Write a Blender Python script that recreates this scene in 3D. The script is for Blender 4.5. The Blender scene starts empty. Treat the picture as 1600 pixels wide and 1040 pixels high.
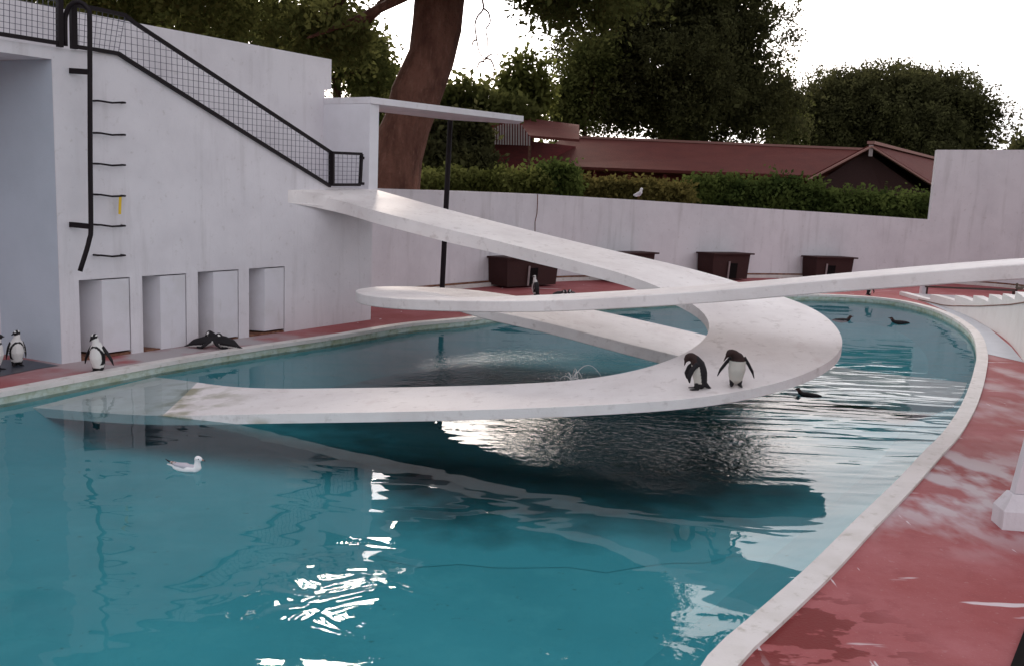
import bpy, math, random
import numpy as np
from mathutils import Vector, Matrix, Euler
from mathutils.geometry import tessellate_polygon
R = math.radians
random.seed(7); rng = np.random.default_rng(7)
scene = bpy.context.scene
col = scene.collection
V = Vector
# ------------------------------------------------------------------ camera
H = 2.7                       # eye height above the deck
F = 1450.0                    # focal length in photo pixels (1600 wide)
TILT = math.atan(230 / F); ROLL = 0.043
WATER = -0.12
f_ = V((0, math.cos(TILT), -math.sin(TILT)))
r0 = V((1, 0, 0)); u0 = V((0, math.sin(TILT), math.cos(TILT)))
r_ = r0 * math.cos(ROLL) + u0 * math.sin(ROLL)
u_ = -r0 * math.sin(ROLL) + u0 * math.cos(ROLL)
EYE = V((0, 0, H))
cam = bpy.data.cameras.new('camera'); camo = bpy.data.objects.new('camera', cam); col.objects.link(camo)
m = Matrix((r_, u_, -f_)).transposed().to_4x4(); m.translation = EYE; camo.matrix_world = m
cam.sensor_width = 36; cam.lens = F / 1600 * 36; cam.clip_end = 6000; cam.clip_start = .05
scene.camera = camo

def ray(px, py):
    return f_ + r_ * ((px - 800) / F) - u_ * ((py - 520) / F)
def G(px, py, z=0.0):         # point of the level z seen at a photo pixel
    d = ray(px, py); t = (z - H) / d.z
    return EYE + d * t
def D(px, py, y):             # point at a distance y in front seen at a photo pixel
    d = ray(px, py); return EYE + d * (y / d.y)
def hor(px): return 290 + ROLL * (px - 800)

# ------------------------------------------------------------------ helpers
def setp(o, label=None, cat=None, group=None, kind=None):
    if label: o['label'] = label
    if cat: o['category'] = cat
    if group: o['group'] = group
    if kind: o['kind'] = kind
    return o
def thing(name, loc, label, cat, group=None):
    o = bpy.data.objects.new(name, None); col.objects.link(o); o.location = loc
    o.empty_display_size = .2
    return setp(o, label, cat, group)
class MB:
    def __init__(s): s.v = []; s.f = []; s.mi = []
    def add(s, vs, fs, mi=0):
        b = len(s.v); s.v += [tuple(x) for x in vs]
        s.f += [tuple(b + i for i in f) for f in fs]; s.mi += [mi] * len(fs); return s
    def quad(s, a, b, c, d): return s.add([a, b, c, d], [(0, 1, 2, 3)])
    def hexa(s, p):   # 8 corners: bottom 4 ccw, top 4
        return s.add(p, [(3, 2, 1, 0), (4, 5, 6, 7), (0, 1, 5, 4), (1, 2, 6, 5), (2, 3, 7, 6), (3, 0, 4, 7)])
    def prism(s, poly, vec):  # extrude a planar polygon along vec
        n = len(poly); p = [V(x) for x in poly]; q = [x + V(vec) for x in p]
        fs = [tuple(range(n))[::-1], tuple(range(n, 2 * n))] + [(i, (i + 1) % n, n + (i + 1) % n, n + i) for i in range(n)]
        return s.add(p + q, fs)
    def box(s, c, sx, sy, sz, rz=0):  # c = centre of the bottom
        c = V(c); e = V((math.cos(rz), math.sin(rz), 0)); g = V((-math.sin(rz), math.cos(rz), 0))
        p = []
        for dz in (0, sz):
            for (a, b) in ((-1, -1), (1, -1), (1, 1), (-1, 1)):
                p.append(c + e * (a * sx / 2) + g * (b * sy / 2) + V((0, 0, dz)))
        return s.hexa(p)
    def tube(s, pts, rad, n=8, cap=True):
        pts = [V(p) for p in pts]; m = len(pts)
        if not hasattr(rad, '__len__'): rad = [rad] * m
        prev = None; vs = []
        for i, p in enumerate(pts):
            t = (pts[min(i + 1, m - 1)] - pts[max(i - 1, 0)]).normalized()
            if prev is None:
                a = t.orthogonal().normalized()
            else:
                a = (prev - t * prev.dot(t)).normalized()
            prev = a; b = t.cross(a)
            for k in range(n):
                th = 2 * math.pi * k / n
                vs.append(p + (a * math.cos(th) + b * math.sin(th)) * rad[i])
        fs = []
        for i in range(m - 1):
            for k in range(n):
                k2 = (k + 1) % n
                fs.append((i * n + k, i * n + k2, (i + 1) * n + k2, (i + 1) * n + k))
        if cap: fs += [tuple(range(n))[::-1], tuple((m - 1) * n + k for k in range(n))]
        return s.add(vs, fs)
    def bar(s, a, b, w, h=None, up=V((0, 0, 1))):
        h = h or w; a = V(a); b = V(b); t = (b - a).normalized()
        x = t.cross(up)
        if x.length < 1e-3: x = V((1, 0, 0))
        x.normalize(); y = x.cross(t).normalized()
        p = [q + x * (i * w / 2) + y * (j * h / 2) for q in (a, b) for (i, j) in ((-1, -1), (1, -1), (1, 1), (-1, 1))]
        return s.hexa(p)
    def build(s, name, mat, parent=None, smooth=False, bevel=0, fixn=True):
        base = parent_loc(parent)
        me = bpy.data.meshes.new(name)
        me.from_pydata([V(p) - base for p in s.v], [], s.f)
        for m_ in (mat if isinstance(mat, (list, tuple)) else [mat]): me.materials.append(m_)
        if len(set(s.mi)) > 1: me.polygons.foreach_set('material_index', s.mi)
        if fixn and len(s.f) < 60000:
            import bmesh
            bm = bmesh.new(); bm.from_mesh(me); bmesh.ops.recalc_face_normals(bm, faces=bm.faces)
            if bevel:
                es = [e for e in bm.edges if len(e.link_faces) == 2 and e.calc_face_angle(0) > .5]
                bmesh.ops.bevel(bm, geom=es, offset=bevel, segments=2, affect='EDGES', profile=.6)
            bm.to_mesh(me); bm.free()
        if smooth: me.polygons.foreach_set('use_smooth', [True] * len(me.polygons))
        o = bpy.data.objects.new(name, me); col.objects.link(o)
        if parent: o.parent = parent
        me.update()
        return o
def parent_loc(p):
    b = V((0, 0, 0))
    while p is not None:
        b += p.location; p = p.parent
    return b
def sharp_smooth(o, ang=.6):
    import bmesh
    me = o.data; bm = bmesh.new(); bm.from_mesh(me)
    for f in bm.faces: f.smooth = True
    for e in bm.edges:
        e.smooth = not (len(e.link_faces) == 2 and e.calc_face_angle(0) > ang)
    bm.to_mesh(me); bm.free()

# ------------------------------------------------------------------ materials
def mat(name, base, rough=.6, spec=.3, noise=None, bump=None, extra=None):
    m = bpy.data.materials.new(name); m.use_nodes = True; nt = m.node_tree
    N = nt.nodes; L = nt.links; b = N['Principled BSDF']
    b.inputs['Roughness'].default_value = rough; b.inputs['Specular IOR Level'].default_value = spec
    b.inputs['Base Color'].default_value = (*base, 1)
    geo = N.new('ShaderNodeNewGeometry')
    cur = None
    if noise:     # list of (scale, detail, lo, hi, color, factor, stretch)
        rgb = N.new('ShaderNodeRGB'); rgb.outputs[0].default_value = (*base, 1); cur = rgb.outputs[0]
        for (sc, det, lo, hi, c, fac, st) in noise:
            mp = N.new('ShaderNodeMapping'); mp.inputs['Scale'].default_value = st
            L.new(geo.outputs['Position'], mp.inputs['Vector'])
            n = N.new('ShaderNodeTexNoise'); n.inputs['Scale'].default_value = sc; n.inputs['Detail'].default_value = det
            n.inputs['Roughness'].default_value = .62
            L.new(mp.outputs[0], n.inputs['Vector'])
            r = N.new('ShaderNodeMapRange'); r.inputs['From Min'].default_value = lo; r.inputs['From Max'].default_value = hi
            r.inputs['To Max'].default_value = fac
            L.new(n.outputs['Fac'], r.inputs['Value'])
            mx = N.new('ShaderNodeMix'); mx.data_type = 'RGBA'
            L.new(r.outputs[0], mx.inputs['Factor']); L.new(cur, mx.inputs['A']); mx.inputs['B'].default_value = (*c, 1)
            cur = mx.outputs['Result']
        L.new(cur, b.inputs['Base Color'])
    if bump:
        n = N.new('ShaderNodeTexNoise'); n.inputs['Scale'].default_value = bump[0]; n.inputs['Detail'].default_value = 5
        L.new(geo.outputs['Position'], n.inputs['Vector'])
        bp = N.new('ShaderNodeBump'); bp.inputs['Strength'].default_value = bump[1]; bp.inputs['Distance'].default_value = bump[2]
        L.new(n.outputs['Fac'], bp.inputs['Height']); L.new(bp.outputs[0], b.inputs['Normal'])
    if extra: extra(m, N, L, b, geo, cur)
    return m
ONE = (1, 1, 1)
M = {}
M['wall'] = mat('white_wall', (.70, .67, .70), .8, .2,
    [(1.1, 6, .42, .72, (.56, .53, .56), .6, ONE), (3.2, 7, .54, .74, (.40, .37, .37), .45, (1, 1, .10)), (9, 7, .60, .74, (.40, .36, .34), .4, ONE), (55, 2, .72, .78, (.25, .22, .2), .5, ONE)],
    (35, .25, .01))
M['door'] = mat('door_paint', (.66, .64, .68), .7, .25, [(2, 6, .45, .75, (.5, .48, .47), .5, ONE), (5, 6, .6, .78, (.38, .34, .30), .35, (1, 1, .3))], (35, .15, .006))
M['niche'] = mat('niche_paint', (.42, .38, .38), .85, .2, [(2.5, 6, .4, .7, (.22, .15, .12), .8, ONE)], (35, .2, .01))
M['recess'] = mat('shaded_wall_paint', (.50, .55, .62), .8, .2, [(1.5, 6, .4, .75, (.42, .47, .53), .5, ONE)], (35, .25, .01))  # wall white darkened and blued: the recess shade is in the colour
M['ramp'] = mat('ramp_white', (.80, .75, .74), .55, .35,
    [(1.4, 6, .42, .72, (.62, .56, .55), .6, ONE), (7, 8, .57, .72, (.42, .36, .34), .5, ONE), (3, 4, .60, .8, (.55, .44, .42), .45, (1, .5, 1)), (90, 2, .72, .8, (.2, .16, .13), .6, ONE)],
    (40, .3, .008))
def algae(m, N, L, b, geo, cur):
    # green growth where the ramp dips into the water
    sp = N.new('ShaderNodeSeparateXYZ'); L.new(geo.outputs['Position'], sp.inputs[0])
    r = N.new('ShaderNodeMapRange'); r.inputs['From Min'].default_value = WATER + .12; r.inputs['From Max'].default_value = WATER + .0
    L.new(sp.outputs['Z'], r.inputs['Value'])
    n = N.new('ShaderNodeTexNoise'); n.inputs['Scale'].default_value = 2.6; n.inputs['Detail'].default_value = 7
    L.new(geo.outputs['Position'], n.inputs['Vector'])
    r2 = N.new('ShaderNodeMapRange'); r2.inputs['From Min'].default_value = .47; r2.inputs['From Max'].default_value = .62
    L.new(n.outputs['Fac'], r2.inputs['Value'])
    r4 = N.new('ShaderNodeMapRange'); r4.inputs['From Min'].default_value = WATER - .03; r4.inputs['From Max'].default_value = WATER + .0; r4.inputs['To Min'].default_value = .12
    L.new(sp.outputs['Z'], r4.inputs['Value'])
    m4 = N.new('ShaderNodeMath'); m4.operation = 'MULTIPLY'; L.new(r.outputs[0], m4.inputs[0]); L.new(r4.outputs[0], m4.inputs[1]); r = m4
    mu = N.new('ShaderNodeMath'); mu.operation = 'MULTIPLY'; L.new(r.outputs[0], mu.inputs[0]); L.new(r2.outputs[0], mu.inputs[1])
    mu2 = N.new('ShaderNodeMath'); mu2.operation = 'MULTIPLY'; L.new(mu.outputs[0], mu2.inputs[0]); mu2.inputs[1].default_value = .8
    mx = N.new('ShaderNodeMix'); mx.data_type = 'RGBA'
    L.new(mu2.outputs[0], mx.inputs['Factor']); L.new(cur, mx.inputs['A']); mx.inputs['B'].default_value = (.2, .19, .08, 1)
    L.new(mx.outputs['Result'], b.inputs['Base Color'])
M['ramp_a'] = mat('ramp_white_algae', (.80, .75, .74), .55, .35,
    [(1.4, 6, .42, .72, (.62, .56, .55), .6, ONE), (7, 8, .57, .72, (.42, .36, .34), .5, ONE), (3, 4, .60, .8, (.55, .44, .42), .45, (1, .5, 1)), (90, 2, .72, .8, (.2, .16, .13), .6, ONE)],
    (40, .3, .008), algae)
def deckx(m, N, L, b, geo, cur):
    # wet dark patches with a gloss, thin white scratches and droppings
    def blot(scale, lo, hi, st, loc, rad):
        mp = N.new('ShaderNodeMapping'); mp.inputs['Scale'].default_value = st; L.new(geo.outputs['Position'], mp.inputs['Vector'])
        n = N.new('ShaderNodeTexNoise'); n.inputs['Scale'].default_value = scale; n.inputs['Detail'].default_value = 4
        L.new(mp.outputs[0], n.inputs['Vector'])
        r = N.new('ShaderNodeMapRange'); r.inputs['From Min'].default_value = lo; r.inputs['From Max'].default_value = hi
        L.new(n.outputs['Fac'], r.inputs['Value'])
        out = r.outputs[0]
        if loc:
            d = N.new('ShaderNodeVectorMath'); d.operation = 'DISTANCE'; L.new(geo.outputs['Position'], d.inputs[0]); d.inputs[1].default_value = loc
            r3 = N.new('ShaderNodeMapRange'); r3.inputs['From Min'].default_value = rad; r3.inputs['From Max'].default_value = rad * .4
            L.new(d.outputs['Value'], r3.inputs['Value'])
            ad = N.new('ShaderNodeMath'); ad.operation = 'MULTIPLY'; L.new(out, ad.inputs[0]); L.new(r3.outputs[0], ad.inputs[1]); out = ad.outputs[0]
        return out
    def mix(fac, c, cur):
        mx = N.new('ShaderNodeMix'); mx.data_type = 'RGBA'; L.new(fac, mx.inputs['Factor']); L.new(cur, mx.inputs['A']); mx.inputs['B'].default_value = (*c, 1)
        return mx.outputs['Result']
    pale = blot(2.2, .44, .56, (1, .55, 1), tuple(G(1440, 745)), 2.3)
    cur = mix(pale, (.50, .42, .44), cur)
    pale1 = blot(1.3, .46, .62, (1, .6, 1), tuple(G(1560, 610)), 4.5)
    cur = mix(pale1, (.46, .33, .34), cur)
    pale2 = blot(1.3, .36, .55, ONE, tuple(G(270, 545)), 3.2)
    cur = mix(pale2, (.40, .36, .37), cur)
    scr = blot(2.1, .66, .69, (.35, 2.5, 1), None, 0)
    cur = mix(scr, (.6, .5, .52), cur)
    scr2 = blot(3.1, .70, .72, (2.4, .4, 1), None, 0)
    cur = mix(scr2, (.6, .5, .52), cur)
    wet = blot(2.3, .49, .51, (1, 1.8, 1), tuple(G(1235, 985)), .95)
    cur = mix(wet, (.16, .012, .012), cur)
    L.new(cur, b.inputs['Base Color'])
    r = N.new('ShaderNodeMapRange'); r.inputs['To Min'].default_value = .7; r.inputs['To Max'].default_value = .5
    L.new(wet, r.inputs['Value']); L.new(r.outputs[0], b.inputs['Roughness'])
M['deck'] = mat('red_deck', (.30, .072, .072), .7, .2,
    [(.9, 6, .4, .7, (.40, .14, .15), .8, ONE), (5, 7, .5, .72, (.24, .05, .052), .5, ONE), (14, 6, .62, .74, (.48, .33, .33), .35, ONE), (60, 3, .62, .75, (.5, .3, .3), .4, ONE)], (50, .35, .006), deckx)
M['coping'] = mat('coping', (.68, .64, .62), .6, .3,
    [(2.2, 6, .42, .7, (.5, .46, .42), .6, ONE), (8, 7, .56, .7, (.32, .29, .22), .55, ONE)], (50, .3, .006))
M['pool_wall'] = mat('pool_wall', (.46, .54, .50), .7, .3,
    [(3, 6, .42, .65, (.30, .34, .22), .8, (1, 1, 2)), (9, 6, .5, .7, (.2, .22, .12), .6, ONE)])
M['pool_floor'] = mat('pool_floor', (.090, .40, .46), .8, .1,
    [(.5, 5, .4, .7, (.065, .32, .37), .8, ONE), (2.2, 7, .5, .7, (.12, .45, .50), .5, ONE), (9, 5, .66, .72, (.05, .16, .13), .5, ONE)])
M['metal'] = mat('black_metal', (.010, .006, .008), .6, .2)
M['wire'] = mat('mesh_wire', (.07, .07, .10), .5, .4)
M['cabin'] = mat('brown_boards', (.040, .014, .013), .7, .25, [(3, 5, .4, .7, (.035, .014, .013), .8, (1, 1, 8)), (20, 4, .6, .75, (.12, .06, .05), .4, ONE)], (30, .3, .01))
M['dark'] = mat('dark_opening', (.008, .006, .006), .9, .1)
M['roof'] = mat('roof_felt', (.10, .028, .024), .9, .08, [(1.5, 6, .4, .7, (.07, .020, .018), .7, ONE), (30, 3, .45, .7, (.13, .045, .038), .6, ONE)], (20, .4, .03))
M['ridge'] = mat('ridge_trim', (.30, .16, .14), .8, .2)
M['darkred'] = mat('dark_red_boards', (.12, .018, .018), .8, .2, [(2, 4, .4, .7, (.07, .012, .012), .7, (1, 1, 5))])
M['slat'] = mat('pale_slats', (.36, .30, .30), .8, .2, [(6, 4, .4, .7, (.25, .2, .2), .6, ONE)])
M['bark'] = mat('bark', (.16, .075, .055), .9, .15, [(3, 7, .4, .65, (.07, .03, .022), .9, (1, 1, .35)), (12, 5, .55, .72, (.24, .13, .10), .5, (1, 1, .3))], (10, .9, .08))
M['grass'] = mat('park_grass', (.05, .07, .025), .9, .1, [(1, 6, .4, .7, (.03, .045, .015), .8, ONE)])
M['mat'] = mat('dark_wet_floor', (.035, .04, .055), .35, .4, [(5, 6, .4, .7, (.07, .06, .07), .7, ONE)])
M['step'] = mat('grey_step', (.42, .38, .40), .7, .25, [(5, 6, .4, .7, (.3, .27, .28), .6, ONE)])
M['yellow'] = mat('yellow_tag', (.7, .45, .03), .5, .3)
M['rust'] = mat('rust_line', (.13, .05, .035), .8, .2, [(12, 5, .4, .65, (.30, .16, .10), .8, ONE)])
M['soil'] = mat('soil', (.05, .028, .02), .95, .1)
def leafmat(name, c1, c2, tr=.35):
    m = bpy.data.materials.new(name); m.use_nodes = True; nt = m.node_tree; N = nt.nodes; L = nt.links
    for n in list(N): N.remove(n)
    o = N.new('ShaderNodeOutputMaterial'); geo = N.new('ShaderNodeNewGeometry')
    n = N.new('ShaderNodeTexNoise'); n.inputs['Scale'].default_value = .9; n.inputs['Detail'].default_value = 5
    L.new(geo.outputs['Position'], n.inputs['Vector'])
    r = N.new('ShaderNodeMapRange'); r.inputs['From Min'].default_value = .35; r.inputs['From Max'].default_value = .65
    L.new(n.outputs['Fac'], r.inputs['Value'])
    mx = N.new('ShaderNodeMix'); mx.data_type = 'RGBA'; L.new(r.outputs[0], mx.inputs['Factor'])
    mx.inputs['A'].default_value = (*c1, 1); mx.inputs['B'].default_value = (*c2, 1)
    d = N.new('ShaderNodeBsdfDiffuse'); t = N.new('ShaderNodeBsdfTranslucent'); ms = N.new('ShaderNodeMixShader')
    ms.inputs[0].default_value = tr
    L.new(mx.outputs['Result'], d.inputs['Color']); L.new(mx.outputs['Result'], t.inputs['Color'])
    L.new(d.outputs[0], ms.inputs[1]); L.new(t.outputs[0], ms.inputs[2]); L.new(ms.outputs[0], o.inputs['Surface'])
    return m
M['leaf_dark'] = leafmat('leaf_dark', (.045, .045, .022), (.095, .095, .040), .35)
M['leaf_mid'] = leafmat('leaf_mid', (.055, .062, .020), (.125, .13, .045), .42)
M['leaf_light'] = leafmat('leaf_light', (.075, .085, .022), (.18, .19, .06), .45)
M['leaf_hedge'] = leafmat('leaf_hedge', (.04, .06, .018), (.12, .15, .042), .4)
M['leaf_rust'] = leafmat('leaf_rust', (.075, .065, .022), (.18, .15, .05), .4)

# water: reflection by Fresnel over a tinted clear body
def water_mat():
    m = bpy.data.materials.new('pool_water'); m.use_nodes = True; nt = m.node_tree; N = nt.nodes; L = nt.links
    for n in list(N): N.remove(n)
    o = N.new('ShaderNodeOutputMaterial'); geo = N.new('ShaderNodeNewGeometry')
    def noise(sc, det, st=(1, 1, 1), dist=0):
        mp = N.new('ShaderNodeMapping'); mp.inputs['Scale'].default_value = st; L.new(geo.outputs['Position'], mp.inputs['Vector'])
        n = N.new('ShaderNodeTexNoise'); n.inputs['Scale'].default_value = sc; n.inputs['Detail'].default_value = det; n.inputs['Distortion'].default_value = dist
        L.new(mp.outputs[0], n.inputs['Vector']); return n.outputs['Fac']
    def math_(op, a, b):
        k = N.new('ShaderNodeMath'); k.operation = op
        for i, x in enumerate((a, b)):
            if isinstance(x, (int, float)): k.inputs[i].default_value = x
            else: L.new(x, k.inputs[i])
        return k.outputs[0]
    def mask(loc, r0_, r1_):
        d = N.new('ShaderNodeVectorMath'); d.operation = 'DISTANCE'; L.new(geo.outputs['Position'], d.inputs[0]); d.inputs[1].default_value = loc
        r = N.new('ShaderNodeMapRange'); r.interpolation_type = 'SMOOTHSTEP'
        r.inputs['From Min'].default_value = r1_; r.inputs['From Max'].default_value = r0_
        L.new(d.outputs['Value'], r.inputs['Value']); return r.outputs[0]
    SP = G(895, 592, WATER)
    # slow swell everywhere, longer crests across the view
    swell = noise(1.0, 2.0, (.7, 1.5, 1), .6)
    h = math_('MULTIPLY', swell, .012)
    # livelier ripples to the right
    mr = mask(tuple(G(1380, 640, WATER)), .5, 6.0)
    rp = noise(1.5, 1.6, (.45, 2.2, 1), .5)
    h = math_('ADD', h, math_('MULTIPLY', math_('MULTIPLY', rp, mr), .034))
    # fine chop round the splash
    ms_ = mask(tuple(SP), .8, 3.6)
    ms2 = mask(tuple(G(1010, 690, WATER)), .3, 2.2)
    both = math_('MAXIMUM', ms_, ms2)
    ch = noise(11, 3, (1, 1, 1), .3)
    h = math_('ADD', h, math_('MULTIPLY', math_('MULTIPLY', ch, both), .018))
    # little disturbance in the foreground
    mf = mask(tuple(G(520, 930, WATER)), .2, .95)
    fd = noise(1.9, 2.2, (1, 1, 1), 1.0)
    h = math_('ADD', h, math_('MULTIPLY', math_('MULTIPLY', fd, mf), .055))
    bp = N.new('ShaderNodeBump'); bp.inputs['Strength'].default_value = 1; bp.inputs['Distance'].default_value = 1.0
    L.new(h, bp.inputs['Height'])
    fr = N.new('ShaderNodeFresnel'); fr.inputs['IOR'].default_value = 1.33; L.new(bp.outputs[0], fr.inputs['Normal'])
    gl = N.new('ShaderNodeBsdfGlossy'); gl.inputs['Roughness'].default_value = .015; L.new(bp.outputs[0], gl.inputs['Normal'])
    tr = N.new('ShaderNodeBsdfTransparent'); tr.inputs['Color'].default_value = (.84, .955, .965, 1)
    mx = N.new('ShaderNodeMixShader'); L.new(fr.outputs[0], mx.inputs[0]); L.new(tr.outputs[0], mx.inputs[1]); L.new(gl.outputs[0], mx.inputs[2])
    L.new(mx.outputs[0], o.inputs['Surface'])
    return m
M['water'] = water_mat()
def foam_mat():
    return mat('splash_foam', (.75, .75, .75), .4, .5)
M['foam'] = foam_mat()

# ------------------------------------------------------------------ curves
def catmull(pts, n):
    p = np.array(pts, float); k = len(p)
    d = np.r_[0, np.cumsum(np.linalg.norm(np.diff(p[:, :2], axis=0), axis=1) ** .5 + 1e-6)]
    out = []
    ts = np.linspace(0, d[-1], n * 4)
    ext = np.vstack([2 * p[0] - p[1], p, 2 * p[-1] - p[-2]])
    de = np.r_[-(d[1]), d, 2 * d[-1] - d[-2]]
    for t in ts:
        i = min(max(np.searchsorted(d, t) - 1, 0), k - 2)
        P0, P1, P2, P3 = ext[i], ext[i + 1], ext[i + 2], ext[i + 3]
        t0, t1, t2, t3 = de[i], de[i + 1], de[i + 2], de[i + 3]
        A1 = (t1 - t) / (t1 - t0) * P0 + (t - t0) / (t1 - t0) * P1
        A2 = (t2 - t) / (t2 - t1) * P1 + (t - t1) / (t2 - t1) * P2
        A3 = (t3 - t) / (t3 - t2) * P2 + (t - t2) / (t3 - t2) * P3
        B1 = (t2 - t) / (t2 - t0) * A1 + (t - t0) / (t2 - t0) * A2
        B2 = (t3 - t) / (t3 - t1) * A2 + (t - t1) / (t3 - t1) * A3
        out.append((t2 - t) / (t2 - t1) * B1 + (t - t1) / (t2 - t1) * B2)
    out = np.array(out)
    s = np.r_[0, np.cumsum(np.linalg.norm(np.diff(out, axis=0), axis=1))]
    u = np.linspace(0, s[-1], n)
    return np.stack([np.interp(u, s, out[:, j]) for j in range(out.shape[1])], 1)
def smooth(a, it=6):
    a = a.copy()
    for _ in range(it):
        a[1:-1] = .25 * a[:-2] + .5 * a[1:-1] + .25 * a[2:]
    return a
def offset_loop(pts, w):      # pts: closed ccw list of Vectors, outward offset
    n = len(pts); out = []
    for i in range(n):
        t = (pts[(i + 1) % n] - pts[i - 1]).normalized()
        out.append(pts[i] + V((t.y, -t.x, 0)) * w)
    return out
def polyfill(loops, z):
    tris = tessellate_polygon([[V((p.x, p.y, z)) for p in lp] for lp in loops])
    vs = [V((p.x, p.y, z)) for lp in loops for p in lp]
    out = []
    for t in tris:      # every sheet faces up
        a, b, c = (vs[i] for i in t)
        out.append(tuple(t) if (b - a).cross(c - a).z > 0 else (t[0], t[2], t[1]))
    return vs, out

# ------------------------------------------------------------------ ramps
def GH(px, py, h): return G(px, py, WATER + h * .9704)
def ramp(name, outer, inner, thick, label, mt):
    n = 150
    o = smooth(catmull([list(v) for v in outer], n), 14); i = smooth(catmull([list(v) for v in inner], n), 14)
    th = np.interp(np.linspace(0, 1, n), np.linspace(0, 1, len(thick)), thick)
    mb = MB(); vs = []
    K = 6
    for k in range(n):
        row = [o[k] * (1 - j / K) + i[k] * (j / K) for j in range(K + 1)]
        vs += [tuple(p) for p in row] + [(p[0], p[1], p[2] - th[k]) for p in row]
    fs = []; W = 2 * (K + 1)
    for k in range(n - 1):
        a = k * W; b = a + W
        for j in range(K):
            fs.append((a + j, a + j + 1, b + j + 1, b + j))
            q = K + 1
            fs.append((a + q + j, b + q + j, b + q + j + 1, a + q + j + 1))
        fs.append((a, b, b + K + 1, a + K + 1)); fs.append((a + K, a + 2 * K + 1, b + 2 * K + 1, b + K))
    for k in (0, n - 1):
        a = k * W
        fs.append(tuple([a + j for j in range(K + 1)] + [a + K + 1 + j for j in range(K, -1, -1)]))
    mb.add(vs, fs)
    ob = mb.build(name, mt); sharp_smooth(ob, .5)
    bv = ob.modifiers.new('edge', 'BEVEL'); bv.width = .012; bv.segments = 2; bv.limit_method = 'ANGLE'; bv.angle_limit = R(50)
    return setp(ob, label, 'ramp', 'white concrete ramps over the pool'), o, i

# main wall plane through two ground points
WA = G(97, 568); WB = G(575, 500)
wd = (WB - WA).normalized(); wn = V((wd.y, -wd.x, 0))     # wn points to the pool / viewer
def onwall(px, py, off=0.0):
    d = ray(px, py); P0 = WA + wn * off
    t = (P0 - EYE).dot(wn) / d.dot(wn); return EYE + d * t
def sz(p, off=0.0): return ((p - WA).dot(wd), p.z)
def W3(s, z, off=0.0): return V((WA.x + wd.x * s + wn.x * off, WA.y + wd.y * s + wn.y * off, z))

A_outer = [onwall(586, 296)] + [GH(*p) for p in [(694, 326, 2.424), (794, 351.5, 2.20), (887.5, 375, 2.015), (968, 394, 1.879), (1065, 416, 1.738), (1155, 441, 1.58),
    (1229, 465, 1.442), (1262, 476, 1.39), (1296, 497, 1.30), (1314, 518, 1.205), (1319.5, 538, 1.13), (1314, 552, 1.08), (1285, 574, .975), (1225, 596, .876), (1172, 609, .80), (1075, 624, .72),
    (1000, 629, .66), (837, 637, .53), (687, 641.5, .395), (500, 645, .239), (375, 647, .118), (262, 650, 0)]] + [G(170, 645.5, WATER - .05), G(90, 639.5, WATER - .08), G(10, 632, WATER - .10), G(-60, 625, WATER - .12)]
A_inner = [onwall(450, 297)] + [GH(*p) for p in [(522, 311.5, 2.512), (591, 331, 2.35), (655, 347, 2.22), (711, 362, 2.09), (756, 371, 2.03), (816, 387, 1.92), (865, 398.5, 1.865), (915.6, 412.5, 1.774),
    (966, 425, 1.69), (1000, 436, 1.62), (1035, 450.6, 1.53), (1062, 463, 1.445), (1090, 477, 1.356), (1107, 495, 1.26), (1113, 510, 1.176), (1106, 527, 1.093), (1087, 544, 1.0),
    (1062, 558, .92), (1025, 571, .83), (987, 581, .753), (924, 591.5, .65), (837, 598, .533), (650, 604, .36), (500, 606, .20), (446, 607, .14), (350, 603, .035)]] + [G(290, 593.5, WATER - .015), G(240, 588.5, WATER - .04), G(190, 583, WATER - .07), G(150, 578, WATER - .10)]
rampA, Ao, Ai = ramp('ramp', A_outer, A_inner, [.215, .21, .21, .19, .15, .11, .105, .11, .11, .11, .11], 'white ramp from the stair wall, turning at right and dipping into water at left', M['ramp_a'])
B_outer = [V((6.9, 7.2, 2.6 + WATER))] + [GH(*p) for p in [(1600, 411.5, 2.36), (1500, 420, 2.26), (1400, 428.5, 2.155), (1260, 440, 2.0), (1147, 451.6, 1.85), (1000, 462, 1.66), (887, 469, 1.52), (811, 470.5, 1.44), (699, 469.5, 1.31), (624, 467, 1.24), (577, 462.5, 1.175),
    (556, 457.5, 1.13), (551.5, 454.5, 1.115), (558, 451, 1.084), (586, 448, 1.045), (624, 447, 1.01), (689, 449, .975), (755, 454, .925), (811, 463, .854), (940, 486, .678), (1002, 500, .56), (1107, 524, .39)]] + [V((5.5, 15.7, WATER + .0)), V((7.75, 15.2, WATER - .10))]
B_inner = [V((7.6, 9.0, 2.58 + WATER))] + [GH(*p) for p in [(1600, 403, 2.34), (1400, 419, 2.124), (1260, 432, 1.947), (1157, 441, 1.805), (1035, 450.6, 1.634), (887, 459, 1.43), (822, 465, 1.32), (780, 467, 1.26), (735, 467.5, 1.20), (705, 463.5, 1.17), (685, 458, 1.15), (676, 455.5, 1.10), (700, 467, .98),
    (760, 484, .83), (852, 503, .66), (914, 519, .53), (989, 538.5, .40), (1062, 556, .29)]] + [V((4.5, 14.1, WATER - .02)), V((6.6, 13.5, WATER - .11))]
rampB, Bo, Bi = ramp('ramp', B_outer, B_inner, [.15, .15, .14, .14, .15, .16, .16, .18, .2, .2, .2], 'white ramp crossing from the right edge and looping back at left behind the other', M['ramp'])

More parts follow.
